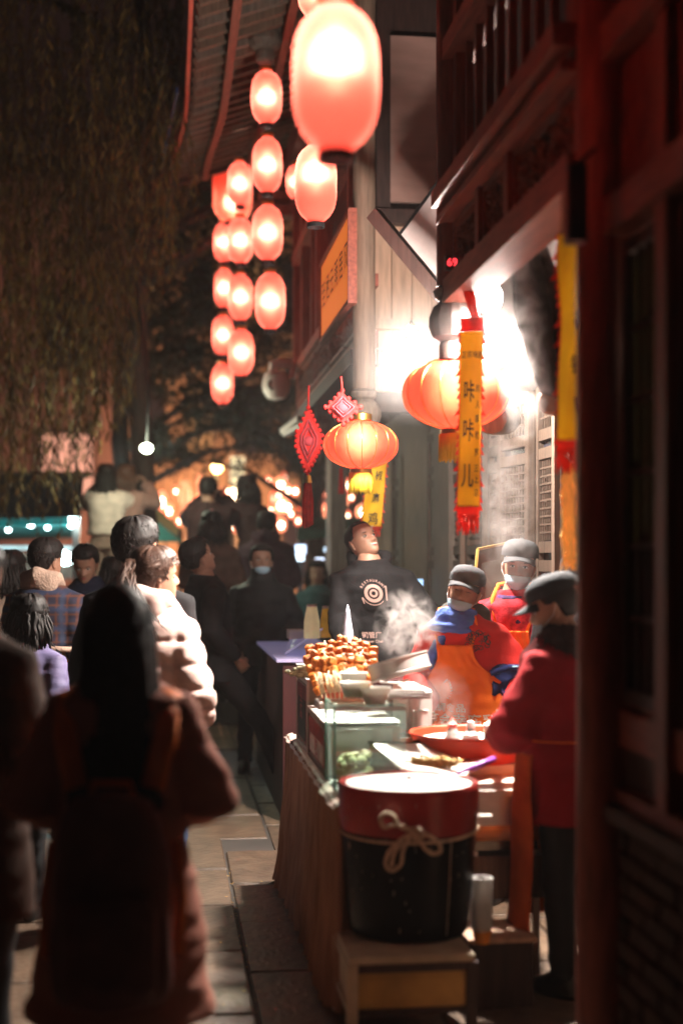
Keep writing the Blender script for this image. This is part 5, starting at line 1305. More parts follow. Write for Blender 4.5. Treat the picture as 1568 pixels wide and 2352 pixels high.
fpap = [mat('far_lantern_%d' % k, (.5, .05, .03), .6, var=.1, emit=((1, .14, .07), (1, .20, .10), (1, .26, .13), (1, .34, .17))[k], estr=(1.4, 2.4, 3.2, 4.0)[k]) for k in range(4)]
fcore = [emis('far_core_%d' % k, (1, .72, .48), (3, 16, 40, 80)[k]) for k in range(4)]
seen = {}
fl.sort()
for i, (x, y, w, h, k) in enumerate(fl):
    d = 22 + (i * 7 % 9); q = P(x, y, d); r = w / 2 * d / FPX * 1.1; hh = h / 2 * d / FPX * 1.1
    where = 'left of the person filming' if x < 470 else ('around the white lit sign' if x < 600 else ('left of the drop-shaped ornament' if x < 700 else 'right of the drop-shaped ornament'))
    kind = ('faint dark red', 'dim red', 'glowing red', 'bright orange-white')[k]
    seen[kind, where] = nn_ = seen.get((kind, where), 0) + 1
    t = thing('far_lantern', f'{kind} lantern {where}, {ORD[nn_ - 1]} from the left', 'lantern', q, 'far lanterns down the street')
    g = G(); n = 12; g.lathe([(r * max(.3, (1 - abs(-1 + 2 * j / n) ** 3) ** .6), hh * (-1 + 2 * j / n)) for j in range(n + 1)], q, 16); g.build('shade', fpap[k], t, 180)
    g = G(); g.ell(q + V((0, -r * .98, -hh * .1)), (r * .40, r * .12, hh * .40), n=8, m=6); g.build('bulb', fcore[k], t, 180)
    g = G(); g.cyl(q + V((0, 0, hh)), q + V((0, 0, hh + .25)), .01, n=5); g.build('cord', blackm, t)
# market tents on the left: dark roof, teal awning lit by lamps
mk = thing('market_tent', 'long market stall roof with a teal underside lit by white lamps, far left', 'tent', (-5, 17, 0))
def mb_(a, b, nm, m): g = G(); g.bb(a, b); return g.build(nm, m, mk, 0)
teal = translu(mat('teal_canvas', (.06, .55, .55), .7, var=.2, scale=2), .4)
a, b = P(-60, 1100, 16), P(192, 1102, 16); g = G(); g.prism([a, b, b + V((0, 2.5, .2)), a + V((0, 2.5, .2))], (0, 0, .05)); g.build('roof_sheet', mat('dark_roof', (.02, .02, .025), .7), mk, 0)
g = G(); g.prism([P(-60, 1100, 15.9), P(192, 1102, 15.9), P(186, 1188, 15.9), P(-60, 1192, 15.9)], (0, .04, 0)); g.build('front_board', mat('dark_roof', (.02, .02, .025), .7), mk, 0)
g = G(); g.prism([P(-60, 1194, 16.5), P(182, 1190, 16.5), P(182, 1236, 21), P(-60, 1242, 21)], (0, 0, .02)); g.build('canopy', teal, mk, 0)
g = G(); g.prism([P(-60, 1196, 16.4), P(182, 1190, 16.4), P(182, 1204, 16.4), P(-60, 1210, 16.4)], (0, .02, 0)); g.build('valance', teal, mk, 0)
for x in (-20, 176): q = P(x, 1200, 16.3); g = G(); g.bb((q.x - .04, q.y - .04, 0), (q.x + .04, q.y + .04, q.z)); g.build('pole', steel, mk, 0)
g = G(); g.bb(P(-60, 1262, 19), P(180, 1254, 19) + V((0, .3, 0))); g.build('lit_shelf', mat('bright_goods', (.5, .6, .62), .6, var=.5, scale=9, emit=(.6, .95, 1), estr=.6), mk, 0)
g = G(); g.bb(P(-60, 1330, 18.6), P(180, 1268, 18.6) + V((0, .6, 0))); g.build('stall_counter', mat('brown_board', (.12, .07, .05), .8, var=.4), mk, 0)
for i, (x, y, r, e) in enumerate(((72, 1204, .045, 22), (171, 1187, .06, 14), (165, 1207, .04, 16), (130, 1260, .07, 22), (140, 1278, .10, 20), (150, 1283, .10, 20), (20, 1217, .03, 16), (110, 1212, .03, 12))):
    q = P(x, y, 17.5 if i != 1 else 16); t = thing('tent_lamp', ('small white lamp under the teal awning, leftmost bright one', 'oval white lamp at the corner of the dark market roof', 'small white lamp just inside the corner of the teal awning', 'square white lamp low behind the plaid jacket', 'bright white floodlight behind the plaid jacket, left one', 'bright white floodlight behind the plaid jacket, right one', 'tiny lamp at the far left of the teal awning', 'tiny lamp in the middle of the teal awning')[i], 'lamp', q)
    g = G(); g.ell(q, (r, r, r * (1.8 if i == 1 else .8)), n=14, m=10); g.build('globe', emis('tent_lamp_%d' % i, (.75, 1, 1), e), t, 180)
    if i in (0, 2, 4): ptlight('lamp_light', (0, 0, 0), 110, (.7, .98, 1), .1, t)
# green canopies
def canopy(label, pts, d, m, poles=()):
    c = P(*pts[0], d); t = thing('canopy', label, 'awning', c)
    g = G(); g.prism([P(x, y, d + k) for (x, y), k in zip(pts, (0, 1.5, 1.5, 0, 0, 0))], (0, .06, 0)); g.build('canvas', m, t, 0)
    for x in poles: q = P(x, 1215, d + .3); g = G(); g.bb((q.x - .03, q.y, 0), (q.x + .03, q.y + .06, q.z)); g.build('pole', blackm, t, 0)
green = mat('green_canvas', (.04, .16, .10), .8, var=.2)
canopy('dark green canopy sloping down behind the two girls', [(300, 1148), (345, 1150), (420, 1218), (420, 1245), (290, 1245)], 18, green, (300, 415))
canopy('green awning at the far end beside the smiling man', [(682, 1212), (735, 1188), (840, 1188), (840, 1222), (684, 1242)], 15, mat('green_canvas2', (.05, .20, .13), .8, var=.2), (690, 835))
g = G(); q = P(570, 1292, 17); 
for i, (x, y, r, col, e) in enumerate(((532, 1290, .10, (.7, 1, .9), 12), (548, 1297, .09, (.8, 1, 1), 14), (518, 1282, .05, (.4, .6, 1), 8), (556, 1270, .05, (.7, .9, 1), 3), (690, 1262, .06, (.6, .75, 1), 3), (686, 1278, .06, (.7, .85, 1), 3.5), (734, 1290, .05, (.7, .8, 1), 2.5), (720, 1345, .05, (1, .8, .9), 4), (769, 1268, .05, (.3, .95, .9), 5), (771, 1302, .08, (.7, 1, .85), 8), (772, 1320, .08, (.8, 1, .9), 8), (768, 1345, .05, (1, .6, .15), 3), (750, 1262, .03, (.6, .8, 1), 2), (962, 1338, .03, (.4, .65, 1), 2.0), (958, 1380, .03, (.6, .9, 1), 3), (965, 1452, .02, (.6, .8, 1), 3), (505, 1255, .05, (.8, .9, 1), 2))):
    q = P(x, y, 15 if x < 900 else 10.5); g = G(); g.box(q, (r * 1.8, r, r * 1.6)); o = g.build('stall_light', emis('stall_light_%d' % i, col, e), None, 0)
    tag(o, ('greenish white', 'cold white', 'blue', 'pale blue', 'blue-grey', 'pale blue', 'violet-white', 'pinkish', 'teal', 'mint', 'mint white', 'orange', 'tiny blue', 'blue', 'pale blue', 'tiny blue', 'pale')[i] + ' light of a far stall ' + ('between the suited man and the masked man' if x < 600 else ('behind the next stall counter' if x < 760 else ('left of the black hoodie' if x < 900 else 'behind the steam right of the black hoodie'))), 'light')
# crowd mass far away
# planter wall on which the onlookers stand
t = thing('planter_wall', 'dark stone planter wall on which onlookers stand', 'wall', (-2, 14, 0))
pl = mat('dark_stone', (.07, .06, .058), .8, var=.3, scale=4, bump=.4)
for i in range(9):
    for j in range(3):
        g = G(); x0 = -3.0 + i * .5 + (.25 if j % 2 else 0); g.bev((x0 + .245, 14.3, .17 + j * .31), (.485, .9, .30), .01); g.build('stone_block', pl, t, 0)

# ---------------- trees
leafm = mat('willow_leaf', (.14, .082, .014), .7, var=.5, scale=1.5, rnd=0)
leaf2 = mat('dark_leaf', (.05, .045, .022), .7, var=.5, scale=1.2)
barkm = mat('bark', (.05, .035, .028), .9, var=.4, scale=6, bump=1.0, stretch=(3, 3, .6))
def willow():
    t = thing('willow_tree', 'drooping willow tree hanging over the left of the street, dark ochre leaves', 'tree', (-1.9, 15.5, 0)); rnd = random.Random(21)
    g = G(); base = P(325, 1200, 15.8); b0 = V((base.x, base.y, 0))
    g.tube([b0, b0 + V((.05, 0, 2)), b0 + V((-.05, 0, 4)), b0 + V((.05, .1, 6)), b0 + V((0, 0, 8.5))], [.15, .13, .12, .10, .08], 12)
    for k in range(12):
        z = rnd.uniform(4.2, 8); a = rnd.uniform(0, 2 * pi); l = rnd.uniform(1.5, 3.4); c = V((b0.x, b0.y, z)); dr = V((cos(a) * 1.0, sin(a) * .6, 0))
        g.tube([c, c + dr * l * .4 + V((0, 0, .5)), c + dr * l * .8 + V((0, 0, .5)), c + dr * l], [.08, .055, .035, .015], 6)
    g.build('trunk', barkm, t, 180)
    g = G(); tw = G()
    for k in range(520):
        # hanging fronds: denser and longer to the left
        x = rnd.uniform(-60, 430) if k % 3 else rnd.uniform(-60, 300); d = rnd.uniform(11.5, 16.5)
        lim = 1190 - max(0, x - 150) * 1.9 if x < 300 else 760 - (x - 300) * 1.5
        yt = rnd.uniform(-120, max(60, lim - 300)); yb = min(lim + rnd.uniform(-120, 30), yt + rnd.uniform(250, 620))
        if yb < yt + 60: continue
        a = P(x, yt, d); b = P(x + rnd.uniform(-14, 14), yb, d); n = int((a - b).length / .045); sw = rnd.uniform(-.10, .10); ph = rnd.uniform(0, 6)
        pts = []
        for i in range(n + 1):
            u = i / n; p = a.lerp(b, u) + V((sw * sin(u * 2.4) + .03 * sin(u * 9 + ph), .06 * sin(u * 5 + ph), 0)); pts.append(p)
        tw.tube(pts[::6] + [pts[-1]], .0035, 3, caps=False)
        for i, p in enumerate(pts):
            if rnd.random() < .12: continue
            L = rnd.uniform(.07, .13); az = rnd.uniform(0, 2 * pi); dr = V((cos(az) * .5, sin(az) * .5, -1)).normalized(); sd = dr.cross(V((rnd.uniform(-1, 1), rnd.uniform(-1, 1), .2))).normalized() * L * .10
            g.add([p, p + dr * L * .45 + sd, p + dr * L, p + dr * L * .45 - sd], [(0, 1, 2, 3)])
    g.build('crown', leafm, t, 0, kind='stuff', fixn=False); tw.build('twig', barkm, t, 0, kind='stuff', fixn=False)
willow()
def leafy(label, trunk, cl, seed, n, lm, tr=.14, size=.09):
    rnd = random.Random(seed); b0 = V((trunk[0], trunk[1], 0)); t = thing('tree', label, 'tree', b0)
    g = G(); g.tube([b0, b0 + V((.1, 0, 1.6)), b0 + V((-.1, 0, 3.2)), b0 + V((.05, 0, trunk[2]))], [tr * 1.3, tr, tr * .85, tr * .4], 10)
    for (x, y, d, rx, rz) in cl:
        c = P(x, y, d); s = V((b0.x, b0.y, max(1.5, c.z - .8))); g.tube([s, s.lerp(c, .5) + V((0, 0, .2)), c], [tr * .45, tr * .3, .015], 6)
        for _ in range(5): e = c + V((rnd.gauss(0, rx * .5), rnd.gauss(0, .4), rnd.gauss(0, rz * .5))); g.tube([c, c.lerp(e, .5) + V((0, 0, .06)), e], [.02, .012, .004], 4)
    g.build('trunk', barkm, t, 180)
    g = G(); clumps = []
    for (x, y, d, rx, rz) in cl:
        c = P(x, y, d)
        for _ in range(max(4, int(14 * rx * rz))): clumps.append(c + V((rnd.gauss(0, rx * .55), rnd.gauss(0, .5), rnd.gauss(0, rz * .55))))
    for k in range(n):
        c = clumps[rnd.randrange(len(clumps))]; p = c + V((rnd.gauss(0, .16), rnd.gauss(0, .16), rnd.gauss(0, .12))); L = size * rnd.uniform(.6, 1.3)
        dr = V((rnd.gauss(0, 1), rnd.gauss(0, 1), rnd.gauss(-.5, .8))).normalized(); sd = dr.cross(V((rnd.gauss(0, 1), rnd.gauss(0, 1), rnd.gauss(0, 1)))).normalized() * L * .28
        g.add([p, p + dr * L * .5 + sd, p + dr * L, p + dr * L * .5 - sd], [(0, 1, 2, 3)])
    g.build('crown', lm, t, 0, kind='stuff', fixn=False)
leafy('leafy dark tree in front of the ochre building, behind the lantern strings', (-.55, 19.5, 7), [(400, 640, 19, 1.1, 1.4), (470, 800, 19, 1.1, 1.0), (560, 890, 19, 1.3, .5), (620, 960, 19.5, .9, .3), (380, 800, 19, .8, 1.0), (640, 760, 19, .9, 1.0), (450, 950, 19, .5, .2), (580, 640, 19, 1.4, 1.6), (500, 500, 19, 1.4, 1.5), (650, 1010, 20, 1.0, .25), (360, 470, 18, .9, 1.6)], 5, 20000, leaf2)
leafy('dark bushy tree beside the tea house, behind the security camera', (2.1, 21, 5), [(690, 1030, 20, 1.0, .35), (760, 1040, 21, 1.0, .4), (620, 940, 20, .9, .8), (430, 1050, 21, .9, .2), (800, 1060, 21, .9, .4)], 8, 5000, leaf2)
# ================================================================== THE PEOPLE
def ground(x, y, d, z=0): p = P(x, y, d); return V((p.x, p.y, z))
cloth = lambda n, c, **k: mat(n, c, k.pop('rough', .85), spec=.15, bump=k.pop('bump', .25), bscale=k.pop('bscale', 120), var=k.pop('var', .18), **k)
blk = cloth('black_wool', (.016, .015, .017)); blk2 = cloth('black_cotton', (.014, .013, .014)); navy = cloth('navy_cloth', (.02, .025, .05))
coat = cloth('rose_brown_coat', (.42, .17, .125), scale=5); pinkp = cloth('pink_puffer', (.80, .56, .50), rough=.45, bump=.15); tan = cloth('tan_coat', (.30, .20, .13)); grey = cloth('grey_puffer', (.30, .27, .26), rough=.5)
maskm = mat('blue_mask', (.45, .66, .80), .8, var=.05, bump=.2, bscale=80)
def mask(root, HM, drop=0.0, wide=1.0):
    """surgical mask pulled down under the chin"""
    g = G()
    def f(u, v):
        a = (u - .5) * 2.1 * wide; t = .30 - .30 * v + drop; q = headpt(a, max(.0, t), .012 + .006 * sin(v * 3.1), False)
        return HM @ (q + V((0, .004 - .004 * sin(v * 12) * .5, -.006 * v + .002 * sin(v * 19))))
    g.grid(16, 10, f); g.build('face_mask', maskm, root, 180, world=False, thick=.002, fixn=False)
    g = G()
    for sd in (-1, 1): g.tube([HM @ headpt(sd * 1.05 * wide, .25 + drop, .014, False), HM @ V((sd * .082, .01, .10)), HM @ V((sd * .086, -.012, .14))], .0016, 4)
    g.build('ear_loop', whitep, root, 180, world=False)
def drape(root, name, m, fn, nu, nv, thick=.004, label=None):
    g = G(); g.grid(nu, nv, fn); return g.build(name, m, root, 180, world=False, thick=thick, fixn=False, label=label)

# --- foreground woman with long hair and backpack
p = ground(278, 0, 3.85)
r, HM, J, B = person('foreground woman from behind, long straight black hair, dusky coat and dark backpack', p, 1.52, -4, arms=(((-.27, -.02, 1.06), (-.13, .20, 1.03)), ((.27, -.02, 1.06), (.13, .20, 1.03))), hair='none',
                     top=coat, hem=.42, ease=.048, male=False, collar=.03, flare=.10, hm=hairm, fold=1.2)
g = G(); rnd = random.Random(1)
g.rings([(0, -.045, z, rx, ry) for z, rx, ry in ((.90, .10, .03), (.98, .138, .05), (1.1, .142, .066), (1.25, .130, .075), (1.38, .115, .092), (1.47, .106, .105), (1.56, .104, .116), (1.63, .096, .112), (1.69, .070, .088), (1.725, .03, .04))], 32)
for k in range(300):
    a = rnd.uniform(.0, 2 * pi); 
    if sin(a) > .25: continue
    zt = rnd.uniform(1.45, 1.70); s = .104 * min(1, ((1.735 - zt) / .10) ** .5); z1_ = rnd.uniform(.89, .95); w0 = rnd.uniform(-.012, .012)
    pts = []
    for q in range(9):
        u = q / 8; z = zt + (z1_ - zt) * u; e = .108 + .034 * ss(1.5, 1.15, z) - .006 * ss(1.1, .95, z); f = s + (e - s) * min(1, u * 3)
        pts.append(V((cos(a) * f + w0 * u, -.05 + sin(a) * f * (1.0 - .35 * u), z)))
    g.tube(pts, [.003, .007, .008, .009, .009, .009, .009, .009, .006], 5)
g.build('hair', hairm, r, 180, world=False, fixn=False)
bpk = mat('backpack_cloth', (.14, .035, .025), .75, var=.3, bump=.3, bscale=60); strapm = mat('orange_strap', (.95, .20, .04), .7, var=.2)
g = G(); g.rings([(0, -.235, z, rx, .085) for z, rx in ((.52, .14), (.56, .168), (.70, .175), (.90, .17), (1.02, .155), (1.10, .12), (1.13, .07))], 24); bk = g.build('backpack', bpk, None, 180, voxel=.012, sm=3, disp=lambda c: noise.noise(c * 8) * .012, world=False); bk.parent = r
g = G(); g.tube([V((-.06, -.24, 1.12)), V((-.05, -.25, 1.155)), V((.05, -.25, 1.155)), V((.06, -.24, 1.12))], .011, 6); g.build('handle', strapm, bk, 180, world=False)
g = G(); g.rings([(0, -.325, z, rx, .03) for z, rx in ((.56, .12), (.60, .135), (.80, .135), (.84, .12))], 16); g.build('front_pocket', bpk, bk, 180, world=False)
for sd in (-1, 1):
    g = G(); pts = [V((sd * .11, -.17, 1.13)), V((sd * .145, -.15, 1.28)), V((sd * .15, -.05, 1.40)), V((sd * .15, .08, 1.35)), V((sd * .18, .12, 1.2))]
    g.tube(pts, .036, 8, flat=.28); g.build('strap', strapm, bk, 180, world=False)
    g = G(); g.tube([V((sd * .18, -.19, .98)), V((sd * .20, -.22, .82)), V((sd * .19, -.24, .66))], .012, 6, flat=.4); g.build('loose_strap', strapm, bk, 180, world=False)
# --- person at the far left edge, close
p = ground(-88, 0, 4.1)
r, HM, J, B = person('person cut off by the left edge, brown coat with a fur hood', p, 1.66, -25, arms=('down', 'front'), hair='short', top=cloth('umber_coat', (.055, .032, .024)), hem=.6, ease=.05, head=(-20, -8, 0), hood=cloth('brown_fur', (.30, .17, .10), bump=.8, bscale=60), curl=(.5, .9))
# person between, lilac light put into the jacket colour
p = ground(38, 0, 6.4)
r, HM, J, B = person('person in a grey jacket tinted with lilac light behind the left edge figure, bending down', p, 1.45, -20, bend=(.0, .25), hair='bob', top=cloth('lilac_lit_jacket', (.22, .19, .36), rough=.5), hem=.8, ease=.05, male=False)
# --- plaid jacket
plm = bpy.data.materials.new('plaid_cloth'); plm.use_nodes = True; N, L = plm.node_tree.nodes, plm.node_tree.links; b = N['Principled BSDF']; b.inputs['Roughness'].default_value = .9
tc = N.new('ShaderNodeTexCoord'); prev = None
for ax, sc_, c in (('X', 38, (.10, .03, .02)), ('Z', 38, (.10, .035, .02)), ('X', 19, (.03, .04, .08)), ('Z', 19, (.02, .03, .07))):
    w = N.new('ShaderNodeTexWave'); w.bands_direction = ax; w.inputs['Scale'].default_value = sc_ / 6.28; L.new(tc.outputs['Object'], w.inputs[0]); cr = N.new('ShaderNodeMath'); cr.operation = 'POWER'; cr.inputs[1].default_value = 7; L.new(w.outputs[1], cr.inputs[0])
    mx = N.new('ShaderNodeMix'); mx.data_type = 'RGBA'; mx.inputs[7].default_value = (*c, 1); L.new(cr.outputs[0], mx.inputs[0])
    if prev: L.new(prev, mx.inputs[6])
    else: mx.inputs[6].default_value = (.022, .020, .04, 1)
    prev = mx.outputs[2]
L.new(prev, b.inputs['Base Color'])
fur = cloth('shearling', (.52, .36, .28), bump=1.0, bscale=80)
p = ground(105, 0, 8.3)
r, HM, J, B = person('man in a dark plaid jacket with a shearling collar, from behind', p, 1.73, -22, arms=('front', 'front'), top=plm, hem=1.08, ease=.05, head=(-15, 0, 0), hood=fur, collar=.0)
g = G(); g.tube([B((cos(a) * .232, sin(a) * .19, 1.085 + .01 * sin(a * 3))) for a in [2 * pi * i / 24 for i in range(25)]], .016, 8); g.build('hem_trim', fur, r, 180, world=False)
g = G(); g.tube([B((-.12, -.15, 1.38)), B((.02, -.19, 1.22)), B((.17, -.15, 1.05))], .008, 6); g.build('bag_strap', blackm, r, 180, world=False)
# --- others at left
p = ground(22, 0, 9.2); person('woman with black hair and a light tan coat at the far left, facing away', p, 1.66, 20, arms=('front', 'front'), hair='bob', top=cloth('light_tan', (.40, .29, .22)), hem=.8, male=False, ease=.045, head=(-50, 0, 0))
p = ground(201, 0, 9.6); person('young man facing the camera and looking down, dark jacket, beside the plaid jacket', p, 1.72, 172, arms=('front', 'front'), hair='short', top=navy, head=(0, -22, 0), ease=.04, hem=.85, collar=.03, fold=1.2)
p = ground(262, 0, 9.9); person('short person in a red knitted hat behind the pink puffer woman', p, 1.62, -10, hair='bob', top=blk, ease=.04)
g = G()
p = ground(318, 0, 6.3); person('tall man with thick black hair directly behind the pink puffer woman', p, 1.79, -12, arms=('down', 'down'), hair='short', top=blk, head=(-25, 8, 0), ease=.035)
# --- pink puffer woman
p = ground(352, 0, 6.05)
r, HM, J, B = person('woman in a bright pink puffer jacket with a wavy brown ponytail', p, 1.66, -34, arms=('down', ((.255, -.04, 1.08), (.17, .13, .94))), hair='pony', hm=hairb, top=pinkp, hem=.84, ease=.056, aease=.45, puff=.10, male=False, collar=.055, head=(-36, 3, 6),
                     pants=cloth('blue_jeans', (.10, .14, .24)), hood=pinkp, fold=1.0, voxel=.011)
# --- suit man in mid stride
p = ground(492, 0, 9.5)
r, HM, J, B = person('man in a black suit leaning right in mid stride, looking up', p, 1.76, -74, arms=(((-.27, -.02, 1.12), (-.20, .14, .92)), ((.24, -.10, 1.12), (.16, .10, .92))), bend=(-.02, -.10), head=(10, 24, 0), hair='short', top=blk, hem=.78, ease=.03, stride=.48, pants=blk2, collar=.0)
g = G(); g.tube([HM @ V((-.05, -.01, -.0)), HM @ V((-.03, -.055, .01)), HM @ V((.03, -.055, .01)), HM @ V((.05, -.01, .0))], .012, 8); g.build('shirt_collar', cloth('white_shirt', (.5, .5, .5)), r, 180, world=False)
# --- masked man, hands in pockets
p = ground(601, 0, 10.8)
r, HM, J, B = person('man in a black high-collared coat looking up, blue mask pulled under his chin', p, 1.72, 168, arms=('pocket', 'pocket'), head=(14, 16, 0), hair='short', top=cloth('black_puffer', (.022, .022, .024), rough=.55), hem=.80, ease=.045, collar=.09, pants=cloth('dark_jeans', (.02, .024, .035)), wide=.03, curl=(1, 1))
mask(r, HM, -.06)
# --- hoodie man
p = ground(872, 0, 8.5, .10)
r, HM, J, B = person('smiling man with shaved head in a black hoodie with a round print', p, 1.76, 176, arms=(((-.27, .06, 1.13), (-.32, .20, .95)), ((.22, .06, 1.10), (.20, .26, .96))), bend=(.10, .05), head=(32, 28, 8), hair='shaved', top=blk2, hem=.85, ease=.045, hood=blk2)
tors = lambda x, z, e=.075: (lambda q: B((x, torso_r(z, e)[1] * max(.25, (1 - (x / torso_r(z, e)[0]) ** 2)) ** .5, z)))(0)
g = G(); pr = mat('print_rose', (.42, .26, .22), .8, var=.1)
def onchest(cx, cz): return lambda x, y: tors(-(cx + x * .84), cz + y * .84) 
f = onchest(-.015, 1.27)
def ring(g, f, r0, r1, a0=0, a1=2 * pi, n=40):
    base = [f(cos(a0 + (a1 - a0) * i / n) * r0, sin(a0 + (a1 - a0) * i / n) * r0) for i in range(n + 1)] + [f(cos(a0 + (a1 - a0) * i / n) * r1, sin(a0 + (a1 - a0) * i / n) * r1) for i in range(n + 1)]
    g.add(base, [(i, i + 1, n + 2 + i, n + 1 + i) for i in range(n)])
ring(g, f, .040, .062); ring(g, f, .014, .028); ring(g, f, .077, .082, R(200), R(320)); 
g.add([f(.083, .05), f(.092, .05), f(.090, -.05), f(.080, -.05)], [(0, 1, 2, 3)]); g.add([f(-.083, -.03), f(-.074, -.03), f(-.066, -.07), f(-.072, -.07)], [(0, 1, 2, 3)])
s_ = 'RESTAURANT'
for i, ch in enumerate(s_):
    a = R(150 - 120 * i / 9); text(ch, .024, None, g, fn=lambda x, y, a=a: f(cos(a) * (.086 + y) + x * sin(a), sin(a) * (.086 + y) - x * cos(a)))
f2 = onchest(-.05, 1.03)
text('钢管厂', .045, None, g, fn=f2); text('Copper Chef', .026, None, g, fn=lambda x, y: f2(x, y - .04)); g.build('print', pr, r, 180, world=False, fixn=False, kind='stuff')
g = G(); mp_ = [HM @ V((x, headpt(0, .235).y + .004 - abs(x) * .45, .0655 + x * x * 8)) for x in (-.026, -.014, 0, .014, .026)]; g.tube(mp_, [.0015, .004, .005, .004, .0015], 6); g.build('teeth', eyew, r, 180, world=False)
# --- worker aprons: a sheet wrapped round the front of the torso
orange = cloth('orange_apron', (.95, .17, .018), rough=.75, scale=4, bump=.3, bscale=160); redj = cloth('red_jacket', (.62, .03, .025), rough=.7, scale=6); capm = cloth('charcoal_cap', (.075, .078, .085), bump=.2)
def apron(r, B, e, ztop=1.31, zbot=.55, male=False, m=None, span=1.35, fat=0):
    def f(u, v):
        z = ztop + (zbot - ztop) * v; w = .36 + (span - .36) * ss(.04, .42, v) ** 1.2; a = pi / 2 + (u - .5) * 2 * w
        zz = max(z, .85); rx, ry = torso_r(zz, e + fat * gs(zz - 1.05, .2), male=male)
        fo = .010 * noise.noise(V((u * 7, v * 9, 3))) + .008 * noise.noise(V((u * 3 + v * 5, v * 18, 1)))
        q = V((cos(a) * (rx + fo), sin(a) * (ry + fo), zz)); q = B(q); q.z += z - zz; return q
    drape(r, 'apron', m or orange, f, 48, 60, .004)
    return f
def strap(r, pts, m, w=.014, nm='strap'): g = G(); g.tube(pts, w, 6, flat=.3); g.build(nm, m, r, 180, world=False)
def wheat(g, f, cu, cv, k=1.0):
    for sd in (-1, 1):
        for i in range(9):
            a = R(-60 + 17 * i); cx = cu + sd * .055 * cos(a) * .9; cy_ = cv - .055 * sin(a)
            for o in (0,): 
                du, dv = sd * .017 * cos(a + .6), -.017 * sin(a + .6)
                g.add([f(cx, cy_), f(cx + du + .006, cy_ + dv * .5), f(cx + du * 1.6, cy_ + dv * 1.6), f(cx + du * .5 - .004, cy_ + dv)], [(0, 1, 2, 3)])
whiteprint = mat('white_print', (.85, .78, .66), .7, var=.05)
# A: scarfed worker
p = ground(1092, 0, 6.75)
r, HM, J, B = person('worker in orange apron, red jacket, blue scarf and grey cap', p, 1.58, 155, arms=(((-.27, .02, 1.12), (-.24, .22, 1.02)), ((.275, .05, 1.11), (.20, .28, 1.00))), bend=(.13, .10), head=(6, 6, -14), hair='cap', hm=mat('greying_hair', (.06, .055, .05), .5, var=.5), top=redj, hem=.8, ease=.055, male=False, closed=True, fat=.03)
cap_geo(r, HM, capm, -6); mask(r, HM, -.02)
fa = apron(r, B, .085, fat=.03)
g = G(); off_ = lambda q: q
def onap(cu, cv, su=1.0): return lambda x, y: (lambda q, n: q + n)(fa(cu + x * 1.75, cv - y / .76), (B((0, .5, 1.0)) - B((0, 0, 1.0))).normalized() * .007)
text('丝绸食品', .045, None, g, fn=onap(.36, .42)); text('海会寺腐乳', .062, None, g, fn=onap(.46, .50)); text('之', .035, None, g, fn=onap(.20, .50)); text('多云', .12, None, g, fn=onap(.34, .80))
fw = lambda u, v: fa(u, v) + V((0, .007, 0)); wheat(g, fw, .34, .30)
g.build('print', whiteprint, r, 180, world=False, fixn=False, kind='stuff')
strap(r, [fa(.92, .03) + V((0, .0, 0)), B((-.105, .10, 1.41)), B((-.085, .0, 1.485)), B((0, -.07, 1.50))], orange, .012); strap(r, [fa(.08, .03), B((.105, .10, 1.41)), B((.085, .0, 1.485)), B((0, -.07, 1.50))], orange, .012)
drape(r, 'pocket', orange, lambda u, v: fa(.34 + .30 * u, .70 + .22 * v) + V((0, .008, 0)), 12, 10)
scm = cloth('blue_scarf', (.07, .13, .42), scale=6, bump=.5)
g = G(); nk = HM.translation
for k in range(4):
    r0 = .080 + .012 * k; zz = .012 - .026 * k; pts = []
    for i in range(25): a = 2 * pi * i / 24; pts.append(nk + V((cos(a + k) * (r0 + .008 * sin(3 * a + k)), .015 + sin(a + k) * (r0 + .012 * sin(2 * a)) + .012 * k, zz + .022 * sin(a + k * 1.3))))
    g.tube(pts, .024, 8)
g.tube([nk + V((.03, .10, -.05)), nk + V((.06, .14, -.12)), nk + V((.10, .14, -.19)), nk + V((.12, .12, -.26))], [.035, .042, .04, .02], 8, flat=.6)
g.build('scarf', scm, r, 180, world=False, voxel=.009, sm=2, disp=lambda c: noise.noise(V((c.x * 30, c.y * 30, c.z * 60))) * .006)
g = G(); g.ell(nk + V((0, -.09, .0)), (.15, .08, .09)); g.ell(nk + V((0, -.06, -.05)), (.19, .10, .06)); g.build('hood', cloth('grey_hood', (.07, .075, .07)), r, 180, world=False, voxel=.012, sm=3, disp=lambda c: noise.noise(c * 12) * .012)
g = G()   # black scroll ornament on the shoulder
rnd = random.Random(6)
for k in range(26):
    cx, cz = -.115 + rnd.uniform(-.05, .05), 1.335 + rnd.uniform(-.045, .045); s = rnd.uniform(.006, .014); ph = rnd.uniform(0, 6)
    g.tube([tors(cx + s * cos(ph + q), cz + s * sin(ph + q), .083) for q in range(6)], .0022, 4)
g.build('embroidery', blackm, r, 180, world=False, fixn=False)
